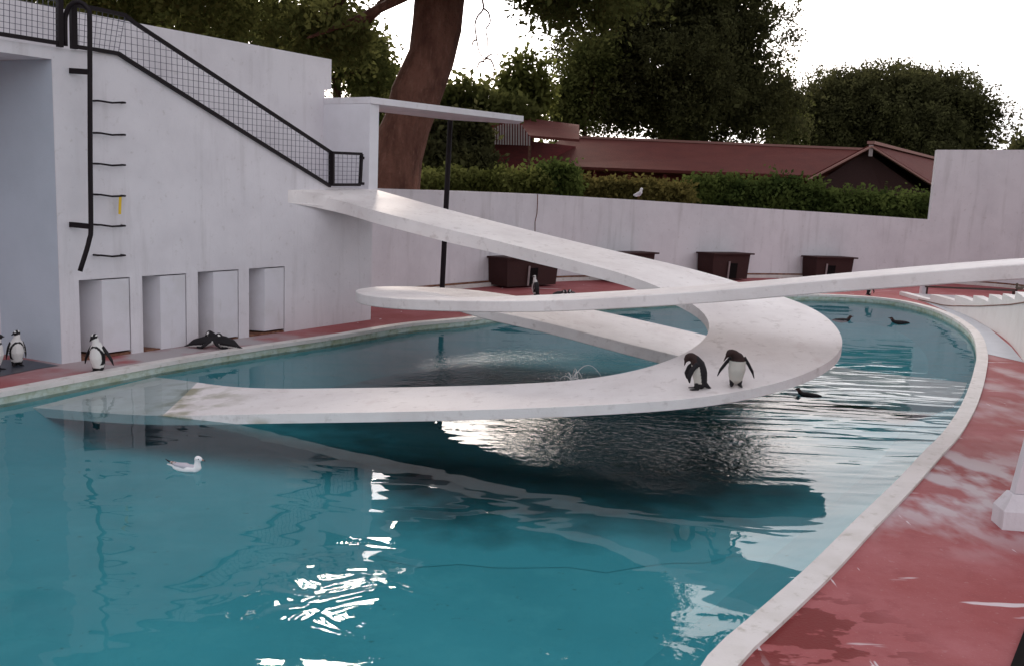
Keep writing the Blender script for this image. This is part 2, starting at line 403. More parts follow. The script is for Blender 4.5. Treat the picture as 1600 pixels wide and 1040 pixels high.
# ------------------------------------------------------------------ pool outline (ccw seen from above)
near = [G(*p) for p in [(1105, 1036), (1181, 960), (1262, 909 - 20), (1337, 841 - 16)]]
near = [G(1105, 1036), G(1185, 962), G(1262, 893), G(1337, 818), G(1400, 757), G(1446, 708), G(1472, 682), G(1500, 641), G(1514, 610), G(1523, 580), G(1527, 553), G(1515, 518), G(1475, 491), G(1437, 478), G(1389, 468.5), G(1320, 463), G(1247, 462)]
far = [G(1150, 465), G(1030, 470), G(900, 478), G(810, 487), G(742, 498), G(640, 508), G(530, 526), G(400, 545), G(269, 566), G(100, 597), G(0, 616)]
back = [V((-7.4, 8.6, 0)), V((-8, 5.5, 0)), V((-7, 2.6, 0)), V((-4.6, .8, 0)), V((-1.8, .9, 0)), V((.2, 2.9, 0))]
ctrl = near + far + back
def closed(pts, n):
    L_ = len(pts); ext = pts + pts[:1]
    a = catmull([list(v) for v in pts[-3:] + ext + pts[1:4]], n + 60)
    # cut the overlap: start at first point, end at its repeat
    q = np.array(pts[0]); dd = np.linalg.norm(a - q, axis=1); half = len(a) // 2
    i0 = int(np.argmin(dd[:half])); i1 = half + int(np.argmin(dd[half:]))
    return [V(p) for p in a[i0:i1]]
pool = closed(ctrl, 220)
for p in pool: p.z = 0
area = sum(pool[i].x * pool[(i + 1) % len(pool)].y - pool[(i + 1) % len(pool)].x * pool[i].y for i in range(len(pool)))
if area < 0: pool.reverse()
cop = offset_loop(pool, .17)
n = len(pool)
FLOOR = -.62
# pool shell
mb = MB()
a = [V((p.x, p.y, .012)) for p in pool]; b_ = [V((p.x, p.y, FLOOR)) for p in offset_loop(pool, -.8)]
a2 = [V((p.x, p.y, -.02)) for p in pool]
a3 = [V((p.x, p.y, WATER - .04)) for p in pool]
mb.add(a2 + a3, [(i, (i + 1) % n, n + (i + 1) % n, n + i) for i in range(n)]); mb.add(a3 + b_, [(i, (i + 1) % n, n + (i + 1) % n, n + i) for i in range(n)], 1)
setp(mb.build('pool_wall', [M['pool_wall'], M['pool_floor']]), kind='structure')
mb = MB(); vs, fs = polyfill([pool], FLOOR); mb.add(vs, fs); setp(mb.build('pool_floor', M['pool_floor'], fixn=False), kind='structure')
# dark sheet on the flat floor: ramp shade, tree reflection and depth painted in
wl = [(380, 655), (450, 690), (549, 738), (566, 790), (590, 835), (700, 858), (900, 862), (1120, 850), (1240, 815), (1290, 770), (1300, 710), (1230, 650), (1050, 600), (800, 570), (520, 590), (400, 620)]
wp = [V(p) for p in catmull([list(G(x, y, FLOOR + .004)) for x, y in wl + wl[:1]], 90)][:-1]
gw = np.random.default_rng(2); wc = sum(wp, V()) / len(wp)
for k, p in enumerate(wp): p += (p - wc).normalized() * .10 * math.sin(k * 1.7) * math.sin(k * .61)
def shade_fade(m, N, L, b, geo, cur):      # painted shade fades out towards the rim of the sheet
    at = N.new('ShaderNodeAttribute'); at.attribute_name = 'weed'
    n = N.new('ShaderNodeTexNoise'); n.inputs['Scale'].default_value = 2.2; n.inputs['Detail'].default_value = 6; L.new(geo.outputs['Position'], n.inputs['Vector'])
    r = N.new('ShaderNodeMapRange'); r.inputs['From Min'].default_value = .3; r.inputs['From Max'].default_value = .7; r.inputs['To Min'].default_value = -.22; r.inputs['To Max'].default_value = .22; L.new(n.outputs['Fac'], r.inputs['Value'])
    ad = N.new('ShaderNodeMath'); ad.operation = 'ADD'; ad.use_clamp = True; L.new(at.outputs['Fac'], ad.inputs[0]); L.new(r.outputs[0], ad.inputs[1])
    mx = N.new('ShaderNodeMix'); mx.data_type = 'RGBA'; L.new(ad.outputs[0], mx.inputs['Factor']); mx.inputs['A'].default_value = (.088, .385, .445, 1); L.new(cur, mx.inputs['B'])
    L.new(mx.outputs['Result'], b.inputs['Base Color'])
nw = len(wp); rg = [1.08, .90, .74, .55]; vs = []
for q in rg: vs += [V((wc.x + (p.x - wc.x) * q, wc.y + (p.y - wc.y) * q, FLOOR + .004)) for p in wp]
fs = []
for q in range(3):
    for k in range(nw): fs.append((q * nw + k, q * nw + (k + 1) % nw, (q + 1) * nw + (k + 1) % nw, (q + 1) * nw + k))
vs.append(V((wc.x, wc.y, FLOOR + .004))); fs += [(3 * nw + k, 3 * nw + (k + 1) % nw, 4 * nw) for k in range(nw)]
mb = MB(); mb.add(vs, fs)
df = mb.build('deep_floor', mat('deep_floor', (.020, .080, .095), .9, .05, [(.7, 5, .4, .7, (.026, .11, .13), .8, ONE), (4, 6, .55, .72, (.02, .06, .04), .6, ONE)], extra=shade_fade))
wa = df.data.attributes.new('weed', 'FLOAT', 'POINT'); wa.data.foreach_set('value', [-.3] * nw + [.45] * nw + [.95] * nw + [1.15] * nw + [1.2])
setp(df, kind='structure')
mb = MB(); vs, fs = polyfill([[p for p in pool]], WATER); mb.add(vs, fs); setp(mb.build('water', M['water'], fixn=False), kind='structure')
# coping: a low white kerb round the water
mb = MB(); c_in = offset_loop(pool, -.015)
rings = [[V((p.x, p.y, -.03)) for p in c_in], [V((p.x, p.y, .03)) for p in c_in], [V((p.x, p.y, .03)) for p in cop], [V((p.x, p.y, -.03)) for p in cop]]
vs = [p for r in rings for p in r]; fs = []
for k in range(4):
    k2 = (k + 1) % 4
    for i in range(n): fs.append((k * n + i, k * n + (i + 1) % n, k2 * n + (i + 1) % n, k2 * n + i))
mb.add(vs, fs); cp = mb.build('coping', M['coping']); sharp_smooth(cp, .7); setp(cp, kind='structure')

# enclosure outline and deck
bw = [G(*p) for p in [(500, 476), (560, 468), (650, 457), (740, 449), (855, 440), (1000, 436), (1195, 434), (1400, 438), (1600, 452), (1750, 478)]]
BW = [V(p) for p in smooth(catmull([list(p) for p in bw], 80), 4)]
outline = [V((p.x, p.y, 0)) for p in BW] + [V((16.5, 20, 0)), V((15, 8, 0)), V((9, -4, 0)), V((0, -6, 0)), V((-11, -5, 0)), V((-15, 6, 0)), V((-14, 17, 0)), V((-8, 22, 0))]
outline.reverse()
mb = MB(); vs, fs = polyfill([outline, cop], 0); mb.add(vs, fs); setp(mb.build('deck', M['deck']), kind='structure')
GZ = 0.35
big = [V((1500 * math.cos(t), 1500 * math.sin(t), 0)) for t in np.linspace(0, 2 * math.pi, 64, endpoint=False)]
mb = MB(); ol2 = offset_loop(outline, .1 if True else 0)
vs, fs = polyfill([big, ol2], GZ); mb.add(vs, fs)
setp(mb.build('ground', M['grass']), kind='structure')
# pale wet paving between pool and step wall at the far right
pv_in = [G(*p) for p in [(1445, 472), (1478, 486), (1519, 513), (1533, 540), (1538, 552)]]
pv_out = [G(*p) for p in [(1452, 470), (1500, 487), (1545, 512), (1580, 542), (1600, 566)]]
mb = MB()
for i in range(4): mb.quad(*[V((p.x, p.y, .006)) for p in (pv_in[i], pv_in[i + 1], pv_out[i + 1], pv_out[i])])
setp(mb.build('paving', mat('pale_paving', (.45, .47, .52), .35, .4, [(4, 5, .4, .7, (.36, .38, .42), .6, ONE)])), kind='structure')
# dark patch of floor in the recess
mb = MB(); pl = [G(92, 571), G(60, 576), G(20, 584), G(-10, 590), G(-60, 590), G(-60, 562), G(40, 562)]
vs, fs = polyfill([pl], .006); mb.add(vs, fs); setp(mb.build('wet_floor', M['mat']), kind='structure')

# ------------------------------------------------------------------ penguin house (left)
house = thing('penguin_house', V((WA.x, WA.y, 0)), 'white walled penguin house with a stair along its top and four low nest doors', 'building')
doors = [((123, 437), (203, 434), (203, 546), 160, .50), ((222, 432), (291, 427), (291, 540), 251, .5), ((309, 425), (373, 421), (373, 525), 334, .5), ((389, 419), (445, 417), (445, 513), 414, .5)]
DZ = []
for tl, tr, br, mid, dep in doors:
    s0 = sz(onwall(*tl))[0]; s1 = sz(onwall(*tr))[0]; zt = (onwall(*tl).z + onwall(*tr).z) / 2; zb = onwall(*br).z
    sm = sz(onwall(mid, tl[1] + 30))[0]
    DZ.append((s0, s1, sm, zt, zb))
s_end = sz(onwall(581, 400))[0]; s_pier = sz(onwall(590, 250))[0]
prof = [sz(onwall(*p)) for p in [(82, 74), (112, 78), (185, 85), (515, 292), (577, 296)]]
prof[0] = (0.0, prof[0][1]); prof[-1] = (s_end, prof[-1][1] - .0)
def top_at(s): return float(np.interp(s, [p[0] for p in prof], [p[1] for p in prof]))
TH = .30
# front wall with door openings, built as strips
cuts = sorted(set([0.0, s_end] + [p[0] for p in prof] + [d[0] for d in DZ] + [d[1] for d in DZ]))
cuts = [c for c in cuts if 0 <= c <= s_end]
mb = MB()
for s0, s1 in zip(cuts[:-1], cuts[1:]):
    if s1 - s0 < 1e-4: continue
    mid = (s0 + s1) / 2; dr = [d for d in DZ if d[0] < mid < d[1]]
    zb = dr[0][3] if dr else 0
    mb.quad(W3(s0, zb), W3(s1, zb), W3(s1, top_at(s1)), W3(s0, top_at(s0)))
    mb.quad(W3(s0, top_at(s0)), W3(s1, top_at(s1)), W3(s1, top_at(s1), -TH), W3(s0, top_at(s0), -TH))
    mb.quad(W3(s0, zb, -TH), W3(s1, zb, -TH), W3(s1, top_at(s1), -TH), W3(s0, top_at(s0), -TH))
    if dr:
        mb.quad(W3(s0, zb), W3(s1, zb), W3(s1, zb, -TH), W3(s0, zb, -TH))
for s in (0, s_end): mb.quad(W3(s, 0), W3(s, top_at(s)), W3(s, top_at(s), -TH), W3(s, 0, -TH))
for d in DZ:
    for s in (d[0], d[1]): mb.quad(W3(s, 0), W3(s, d[3]), W3(s, d[3], -TH), W3(s, 0, -TH))
mb.build('wall', M['wall'], house, fixn=False)
# niches and angled nest doors
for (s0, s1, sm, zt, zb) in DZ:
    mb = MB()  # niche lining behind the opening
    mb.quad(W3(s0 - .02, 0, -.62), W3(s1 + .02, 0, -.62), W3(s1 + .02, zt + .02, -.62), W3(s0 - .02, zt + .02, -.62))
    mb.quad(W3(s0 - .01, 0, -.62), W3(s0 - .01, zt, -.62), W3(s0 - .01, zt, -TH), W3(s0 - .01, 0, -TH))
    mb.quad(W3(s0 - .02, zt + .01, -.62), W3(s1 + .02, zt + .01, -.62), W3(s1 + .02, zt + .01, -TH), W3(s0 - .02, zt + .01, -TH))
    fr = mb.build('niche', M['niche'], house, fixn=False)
    e = .018
    poly = [W3(sm, zb, -.006), W3(s1 - e, zb, -.006), W3(s1 - e, zb, -.6), W3(s0 + .12, zb, -.6), W3(s0 + .10, zb, -.58)]
    mb = MB(); mb.prism(poly, V((0, 0, zt - zb - .02)))
    dd = mb.build('nest_door', M['door'], fr)
    mb = MB(); mb.prism([W3(s0, .0, -.02), W3(s1, .0, -.02), W3(s1, .0, -.6), W3(s0, .0, -.6)], V((0, 0, max(zb - .03, .02))))
    mb.build('sill', M['rust'], fr)
# landing slab over the recess, and the recess wall
z_t = onwall(0, 58).z; z_t = (onwall(0, 60).z + onwall(80, 74).z) / 2; z_b = (onwall(0, 82).z + onwall(80, 92.5).z) / 2
mb = MB(); mb.prism([W3(-6.0, z_b, 0), W3(-.001, z_b, 0), W3(-.001, z_b, -1.25), W3(-6.0, z_b, -1.25)], V((0, 0, top_at(0) - z_b)))
mb.build('landing', M['wall'], house)
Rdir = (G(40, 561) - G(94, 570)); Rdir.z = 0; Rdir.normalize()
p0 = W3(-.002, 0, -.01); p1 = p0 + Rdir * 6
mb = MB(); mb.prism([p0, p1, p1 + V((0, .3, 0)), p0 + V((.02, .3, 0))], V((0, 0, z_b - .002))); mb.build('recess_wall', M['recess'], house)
# stair flight behind the front wall, and the tall parapet behind it
OFF = -1.2
mb = MB(); pts = []
smax = s_end
steps = 18; sA = prof[2][0]; zA = prof[2][1] - .12; sB = prof[3][0]; zB = prof[3][1] - .0
poly = [(0, 0), (0, zA), (sA, zA)]
for k in range(steps):
    s1 = sA + (sB - sA) * (k + 1) / steps; z0 = zA + (zB - zA) * (k + 1) / steps
    s0 = sA + (sB - sA) * k / steps
    poly += [(s0, z0 - .02), (s1, z0 - .02)]
poly += [(smax, zB - .02), (smax, 0)]
# the flight only spans from just above the niches; keep the lower edge level
poly[0] = (0, 1.6); poly[-1] = (smax, 1.6)
mb.prism([W3(s, z, -TH - .002) for s, z in poly], V((wn.x, wn.y, 0)) * (OFF + TH + .004)); mb.build('stair', M['step'], house)
def onoff(px, py): return sz(onwall(px, py, OFF))
t1 = onoff(210, 38); t2 = onoff(518, 95.5); t3 = onoff(518.5, 141); t4 = onoff(577, 150)
sl = (t2[1] - t1[1]) / (t2[0] - t1[0])
ztop = (t1[1] + t2[1]) / 2; zlow = (t3[1] + t4[1]) / 2
sE = sz(onwall(577, 250))[0] + .02
mb = MB(); poly = [(-7.0, 0), (-7.0, ztop), (t2[0], ztop + .03), (t2[0] + .001, zlow), (sE, zlow - .02), (sE, 0)]
mb.prism([W3(s, z, OFF) for s, z in poly], -wn * .25); mb.build('parapet', M['wall'], house)
# end pier carrying the canopy
q0 = onwall(577, 250, .0); q1 = onwall(591, 250, .0)
sp0 = sz(q0)[0]; sp1 = sz(q1)[0]
zc_t = onwall(590, 153.5).z; zc_b = onwall(591, 164).z
mb = MB(); mb.prism([W3(sp0, 1.9, -.004), W3(sp1, 1.9, -.004), W3(sp1, 1.9, OFF - .25), W3(sp0, 1.9, OFF - .25)], V((0, 0, zc_b - 1.9 - .002)))
mb.build('pier', mat('pier_white', (.72, .70, .74), .8, .2, [(2, 5, .4, .7, (.6, .58, .6), .5, ONE)], (35, .2, .01)), house)  # a lighter white stands in for the light this face catches
mb = MB(); mb.prism([W3(s_end + .001, 0, -.01), W3(sp1, 0, -.01), W3(sp1, 0, -TH), W3(s_end + .001, 0, -TH)], V((0, 0, 1.899)))
# (support under the ramp head)
# canopy
zb_, zt_ = zc_b, zc_t
near0 = W3(sp0, zb_, .02); farp = G(818, 190.5, zb_); far2 = G(817, 193, zb_); lf = G(592, 174, zb_)
c0 = [near0, V((farp.x, farp.y, zb_)), V((far2.x - .1, far2.y + .35, zb_)), V((G(702, 187.5, zb_).x, G(702, 187.5, zb_).y + .1, zb_)), W3(sp0, zb_, OFF - .25)]
mb = MB(); mb.prism(c0, V((0, 0, zt_ - zb_))); mb.build('canopy', M['wall'], house, bevel=.008)
pt = G(703.5, 189, zb_); pb = V((pt.x, pt.y, 0))
# follow the photographed lean of the post
best = None
for k in range(0, 200):
    y = 15 + k * .08; q = D(691, 448, y)
    if best is None or abs(q.y - pt.y) < best[0]: best = (abs(q.y - pt.y), q)
qq = best[1]; dirp = (qq - pt); foot = pt + dirp * (pt.z / (pt.z - qq.z))
mb = MB(); mb.tube([pt, foot], .062, 12); po = mb.build('post', M['metal'], house, smooth=False)
mb = MB(); mb.tube([foot, foot + V((0, 0, .03))], .14, 12); mb.build('post_foot', M['metal'], po)

# joint between house wall and low wall: dark line under canopy wall etc. -> perimeter wall
perim = thing('perimeter_wall', V((BW[0].x, BW[0].y, 0)), 'long curved white wall round the pool, low behind the cabins and tall at right', 'wall')
tops_px = [(480, 290), (590, 295), (740, 299.5), (840, 303.5), (1000, 313), (1187, 325.5), (1320, 334), (1453, 343.5)]
# project BW column px
def to_px(p):
    d = p - EYE; z = d.dot(f_); return (800 + F * d.dot(r_) / z, 520 - F * d.dot(u_) / z)
def z_for(p, py):     # height above plan point p that is seen at image row py
    lo, hi = -3.0, 14.0
    for _ in range(40):
        mdl = (lo + hi) / 2
        if to_px(V((p.x, p.y, mdl)))[1] > py: lo = mdl
        else: hi = mdl
    return (lo + hi) / 2
lowp = []; highp = []
for p in BW:
    z = 2.4
    for _ in range(3):
        px = to_px(V((p.x, p.y, z)))[0]; py = float(np.interp(px, [t[0] for t in tops_px], [t[1] for t in tops_px])); z = z_for(p, py)
    lowp.append((p, z, px))
# split point where the tall part starts
def wallstrip(items, name, parent):
    mb = MB(); k = len(items); th = .25; vs = []
    for j, (p, z) in enumerate(items):
        a_ = items[max(j - 1, 0)][0]; b2 = items[min(j + 1, k - 1)][0]; t = (b2 - a_).normalized(); nn = V((-t.y, t.x, 0))
        vs += [V((p.x, p.y, 0)), V((p.x, p.y, z)), V((p.x, p.y, z)) + nn * th, V((p.x, p.y, 0)) + nn * th]
    fs = []
    for j in range(k - 1):
        a_ = j * 4; b2 = a_ + 4
        fs += [(a_, b2, b2 + 1, a_ + 1), (a_ + 1, b2 + 1, b2 + 2, a_ + 2), (a_ + 2, b2 + 2, b2 + 3, a_ + 3)]
    fs += [(0, 1, 2, 3), ((k - 1) * 4 + 3, (k - 1) * 4 + 2, (k - 1) * 4 + 1, (k - 1) * 4)]
    mb.add(vs, fs); o = mb.build(name, M['wall'], parent); sharp_smooth(o, .6); return o
sp = [j for j, it in enumerate(lowp) if it[2] < 1452][-1]
# interpolate exact split
pa, pb_ = lowp[sp][0], lowp[sp + 1][0]; xa, xb = lowp[sp][2], lowp[sp + 1][2]; tt = (1452.5 - xa) / (xb - xa)
ps = pa.lerp(pb_, tt); zs = z_for(ps, 343.3)
wallstrip([(it[0], it[1]) for it in lowp[:sp + 1]] + [(ps, zs)], 'low_wall', perim)
hi_items = []
for j, p in enumerate([ps] + [it[0] for it in lowp[sp + 1:]]):
    z = 4.4
    for _ in range(3):
        px = to_px(V((p.x, p.y, z)))[0]; z = z_for(p, 234.5)
    hi_items.append((p, z))
wallstrip(hi_items, 'tall_wall', perim)
# plinth band and dark line along the foot
mb = MB(); mb2 = MB()
for j in range(len(BW) - 1):
    p, q = BW[j], BW[j + 1]; t = (q - p).normalized(); nn = V((t.y, -t.x, 0))
    mb.prism([p, q, q + nn * .10, p + nn * .10], V((0, 0, .10)))
    mb2.prism([p + V((0, 0, .101)), q + V((0, 0, .101)), q + nn * .02 + V((0, 0, .101)), p + nn * .02 + V((0, 0, .101))], V((0, 0, .05)))
mb.build('plinth', M['coping'], perim); mb2.build('skirting', M['rust'], perim)
# crack
cr = [(840, 304), (840, 318), (839, 334), (836, 347), (836, 362)]
jx = min(range(len(lowp)), key=lambda j: abs(lowp[j][2] - 840)); pc = lowp[jx][0]; tcv = (lowp[jx + 1][0] - lowp[jx - 1][0]).normalized(); nc = V((tcv.y, -tcv.x, 0))
def onp(px, py, P0, nn): d = ray(px, py); return EYE + d * ((P0 - EYE).dot(nn) / d.dot(nn))
mb = MB()
cpnts = [onp(x, y, pc + nc * .012, nc) for x, y in cr]
for a_, b2 in zip(cpnts[:-1], cpnts[1:]): mb.bar(a_, b2, .02, .012)
mb.build('crack', M['rust'], perim)

# ------------------------------------------------------------------ railings and ladder
def wires(mb, quadpx, nu, nv, off):   # grid on the wall plane inside a quad given by pixels (tl,tr,br,bl)
    c = [onwall(x, y, off) for x, y in quadpx]
    for i in range(nu + 1):
        u = i / nu; a_ = c[0].lerp(c[1], u); b2 = c[3].lerp(c[2], u); mb.bar(a_, b2, .006, .006, up=wn)
    for j in range(nv + 1):
        v = j / nv; a_ = c[0].lerp(c[3], v); b2 = c[1].lerp(c[2], v); mb.bar(a_, b2, .006, .006, up=wn)
O1 = .03
rail1 = thing('mesh_railing', onwall(93, 75, O1), 'black framed wire mesh railing on the landing, at the top left edge', 'railing', 'black wire mesh railings')
mb = MB(); mb.bar(onwall(-60, 44, O1), onwall(92, 68, O1), .05, .05, up=wn)
mb.build('bottom_rail', M['metal'], rail1)
mb = MB(); mb.bar(onwall(92.5, -45, O1), onwall(93.5, 74, O1), .07, .07, up=wn); mb.build('post', M['metal'], rail1)
mb = MB(); mb.bar(onwall(-60, -75, O1), onwall(92, -43, O1), .05, .05, up=wn); mb.build('top_rail', M['metal'], rail1)
mb = MB(); wires(mb, [(-60, -75), (92, -43), (92, 67), (-60, 43)], 17, 12, O1); mb.build('wire_mesh', M['wire'], rail1)
rail2 = thing('mesh_railing', onwall(518, 290, O1), 'long black framed wire mesh railing sloping down the stair to the ramp', 'railing', 'black wire mesh railings')
tp = [(115, 8), (150, 14), (195, 24), (210, 36), (518, 239)]
bt = [(115, 73), (150, 78), (185, 84), (200, 94), (516, 291)]
mb = MB()
for a_, b2 in zip(tp[:-1], tp[1:]): mb.bar(onwall(*a_, O1), onwall(*b2, O1), .05, .05, up=wn)
mb.build('top_rail', M['metal'], rail2)
mb = MB()
for a_, b2 in zip(bt[:-1], bt[1:]): mb.bar(onwall(*a_, O1), onwall(*b2, O1), .05, .05, up=wn)
mb.build('bottom_rail', M['metal'], rail2)
for (xa, ya, xb, yb, w) in [(114, 8, 115.5, 77, .08), (518, 237, 518, 291, .09)]:
    mb = MB(); mb.bar(onwall(xa, ya, O1), onwall(xb, yb, O1), w, w * .8, up=wn); mb.build('post', M['metal'], rail2)
mb = MB(); wires(mb, [(115, 10), (195, 26), (185, 83), (115, 73)], 9, 7, O1)
# sloping part: vertical wires and level wires like square mesh
tl, tr = onwall(195, 24, O1), onwall(518, 239, O1); bl, br = onwall(185, 84, O1), onwall(516, 291, O1)
s_a, s_b = (tl - WA).dot(wd), (tr - WA).dot(wd); sa2, sb2 = (bl - WA).dot(wd), (br - WA).dot(wd)
step = .095; k = 0; s = s_a
def zt(s): return np.interp(s, [s_a, s_b], [tl.z, tr.z])
def zb2(s): return np.interp(s, [sa2, sb2], [bl.z, br.z])
while s < s_b:
    mb.bar(W3(s, zb2(s), O1), W3(s, zt(s), O1), .006, .006, up=wn); s += step
z = bl.z - 0 ; z = tl.z
while z > br.z:
    # range of s where zb2(s) < z < zt(s)
    sl_t = (tr.z - tl.z) / (s_b - s_a); sl_b = (br.z - bl.z) / (sb2 - sa2)
    smaxz = s_a + (z - tl.z) / sl_t; sminz = sa2 + (z - bl.z) / sl_b
    smaxz = min(max(smaxz, s_a), s_b); sminz = min(max(sminz, sa2), s_b)
    if smaxz - sminz > .02: mb.bar(W3(sminz, z, O1), W3(smaxz, z, O1), .006, .006, up=wn)
    z -= step
mb.build('wire_mesh', M['wire'], rail2)
gate = thing('mesh_gate', onwall(518, 290, .06), 'small square black wire mesh gate at the foot of the stair', 'gate')
g = [(520, 239), (565, 241), (562.5, 289), (520, 289)]; O2 = .06
mb = MB()
for i in range(4): mb.bar(onwall(*g[i], O2), onwall(*g[(i + 1) % 4], O2), .05, .05, up=wn)
mb.build('frame', M['metal'], gate)
mb = MB(); wires(mb, [(521, 240), (564, 242), (562, 288), (521, 288)], 6, 7, O2); mb.build('wire_mesh', M['wire'], gate)
for y in (247, 287):
    mb = MB(); mb.bar(onwall(563, y, O2), onwall(568, y + .5, O2), .05, .05, up=wn); mb.build('hinge', M['metal'], gate)
LO = .30
ladder = thing('wall_ladder', onwall(142, 400, 0), 'black tubular ladder rail with six rungs bolted to the white wall', 'ladder')
arch = [(102, 72), (101.5, 40), (104, 20), (111, 8), (120, 3.5), (130, 6), (137, 14), (140, 28), (140.5, 120), (141, 250), (142, 353), (140, 372), (125, 424)]
offs = [.02, .02, .04, .09, .14, .2, .26, .3, .3, .3, .3, .3, .26]
mb = MB(); apts = [onwall(x, y, o) for (x, y), o in zip(arch, offs)]; apts = [V(p) for p in catmull([list(p) for p in apts], 60)]
mb.tube(apts, .033, 10); mb.build('handrail', M['metal'], ladder, smooth=True)
for (a_, b2) in [((110, 111), (140, 113)), ((110, 351), (140, 354))]:
    mb = MB(); q = onwall(*b2, LO); w0 = onwall(*a_, 0.0); mb.bar(w0, q, .05, .07); mb.build('bracket', M['metal'], ladder)
for y0, y1 in [(158, 161), (208, 211), (256, 258), (304, 306), (351, 352.5), (398.5, 398.5)]:
    mb = MB(); a_ = onwall(146, y0, 0); b2 = onwall(189, y1, 0)
    o_ = wn * .11
    mb.tube([a_ - wn * .02, a_ + o_ * .9, a_ + o_ + wd * .04, (a_ + b2) / 2 + o_ * 1.0 - V((0, 0, .015)), b2 + o_ - wd * .04, b2 + o_ * .9, b2 - wn * .02], .014, 8)
    mb.build('rung', M['metal'], ladder, smooth=True)
mb = MB(); a_ = onwall(188, 307, .11); mb.bar(a_, onwall(187, 335, .11), .04, .008, up=wn); tg = mb.build('tag', M['yellow'], None)
setp(tg, 'short yellow strip hanging from a rung of the black wall ladder', 'tag')

# ------------------------------------------------------------------ brown nest cabins
def cabin(base, w, dep, h0, rz, label, door_u=.1, man=0):
    t = thing('nest_cabin', base, label, 'nest box', 'brown nest cabins along the wall')
    e = V((math.cos(rz), math.sin(rz), 0)); g = V((-math.sin(rz), math.cos(rz), 0))
    def c(u, v, z): return base + e * u + g * v + V((0, 0, z))
    mb = MB(); w2 = w / 2
    mb.hexa([c(-w2 * .94, 0, .05), c(w2 * .94, 0, .05), c(w2 * .94, dep, .05), c(-w2 * .94, dep, .05), c(-w2, -.03, h0), c(w2, -.03, h0), c(w2, dep, h0 * .97), c(-w2, dep, h0 * .97)])
    mb.build('body', M['cabin'], t)
    mb = MB(); mb.hexa([c(-w2 - .06, -.12, h0 + .002), c(w2 + .1, -.12, h0 + .002), c(w2 + .1, dep + .02, h0 * .97 + .002), c(-w2 - .06, dep + .02, h0 * .97 + .002),
              c(-w2 - .06, -.12, h0 + .05), c(w2 + .1, -.12, h0 + .05), c(w2 + .1, dep + .02, h0 * .97 + .05), c(-w2 - .06, dep + .02, h0 * .97 + .05)])
    mb.build('lid', M['cabin'], t)
    u = door_u * w2
    mb = MB(); mb.hexa([c(u - .17, -.02, .08), c(u + .17, -.02, .08), c(u + .17, .02, .08), c(u - .17, .02, .08), c(u - .17, -.045, .55 * h0 + .1), c(u + .17, -.045, .55 * h0 + .1), c(u + .17, .0, .55 * h0 + .1), c(u - .17, .0, .55 * h0 + .1)])
    mb.build('entrance', M['dark'], t)
    mb = MB(); mb.bar(c(u - .2, -.05, .06), c(u - .19, -.07, .6 * h0 + .12), .04, .04); mb.build('post', M['slat'], t)
    return t
def at_wall(px, out):
    j = min(range(len(lowp)), key=lambda j: abs(to_px(lowp[j][0])[0] - px)); p = lowp[j][0]
    t = (lowp[j + 1][0] - lowp[j - 1][0]).normalized(); nn = V((t.y, -t.x, 0)); return p + nn * out, math.atan2(t.y, t.x)
for (xc, wpx, topy, lab, du, tw) in [(808, 80, 404, 'brown nest cabin nearest the black post, with a penguin at its right', .0, -.12),
                            (973, 74, 397, 'brown nest cabin mostly hidden behind the upper ramp', .1, 0),
                            (1131, 72, 398, 'brown nest cabin showing between the two ramps, dark entrance low in front', .1, 0),
                            (1287, 72, 404, 'brown nest cabin farthest right, cut off below by the ramp', -.2, 0)]:
    p, rz = at_wall(xc - 14, .85)
    w = wpx / F * p.y / max(math.cos(rz), .5) * .90
    h0 = z_for(p, topy)
    cabin(p, w, .75, h0, rz + tw, lab, du)

# ------------------------------------------------------------------ step wall at the right, pier, posts
swall = [G(*p) for p in [(1405, 461), (1437, 470), (1470, 478), (1508, 492), (1545, 512), (1572, 531), (1588, 548), (1600, 566), (1612, 592)]] + [V((8.0, 12.5, 0)), V((7.3, 10.6, 0))]
SW = [V(p) for p in catmull([list(p) for p in swall], 120)]
for p in SW: p.z = 0
stepwall = thing('step_wall', V((SW[0].x, SW[0].y, 0)), 'curved white wall with a stepped top rising along the right side of the pool', 'wall')
peaks = [(1404, 459.5), (1454, 460), (1491, 461), (1518, 461.5), (1541, 459.5), (1560, 457.5), (1578, 454.5), (1592, 451), (1604, 447), (1616, 442), (1630, 436), (1660, 425)]
zs_ = []
lvl = []
for p in SW:
    px = to_px(V((p.x, p.y, .3)))[0]; lvl.append(px)
stepz = []
for k, (x, y) in enumerate(peaks):
    j = min(range(len(SW)), key=lambda j: abs(lvl[j] - x)); stepz.append(max(.1, z_for(SW[j], y)))
mb = MB(); mbs = []
for k in range(len(peaks)):
    x0 = peaks[k][0]; x1 = peaks[k + 1][0] if k + 1 < len(peaks) else 5000
    idx = [j for j in range(len(SW)) if x0 - .001 <= lvl[j] < x1]
    if len(idx) < 1: continue
    j0, j1 = idx[0], min(idx[-1] + 1, len(SW) - 1)
    if j1 <= j0: continue
    for j in range(j0, j1):
        p, q = SW[j], SW[j + 1]; t = (q - p).normalized(); nn = V((t.y, -t.x, 0)) if V((t.y, -t.x, 0)).x > 0 else V((-t.y, t.x, 0))
        mb.prism([p, q, q + nn * .22, p + nn * .22], V((0, 0, stepz[k])))
    p, q = SW[j0], SW[j1]; t = (q - p).normalized(); nn = V((-t.y, t.x, 0)) if t.y < 0 else V((t.y, -t.x, 0))
    if nn.x < 0: nn = -nn
    ms = MB(); ms.prism([p + nn * .225, q + nn * .225, q + nn * 1.9, p + nn * 1.9], V((0, 0, max(stepz[k] - .06, .06)))); mbs.append(ms)
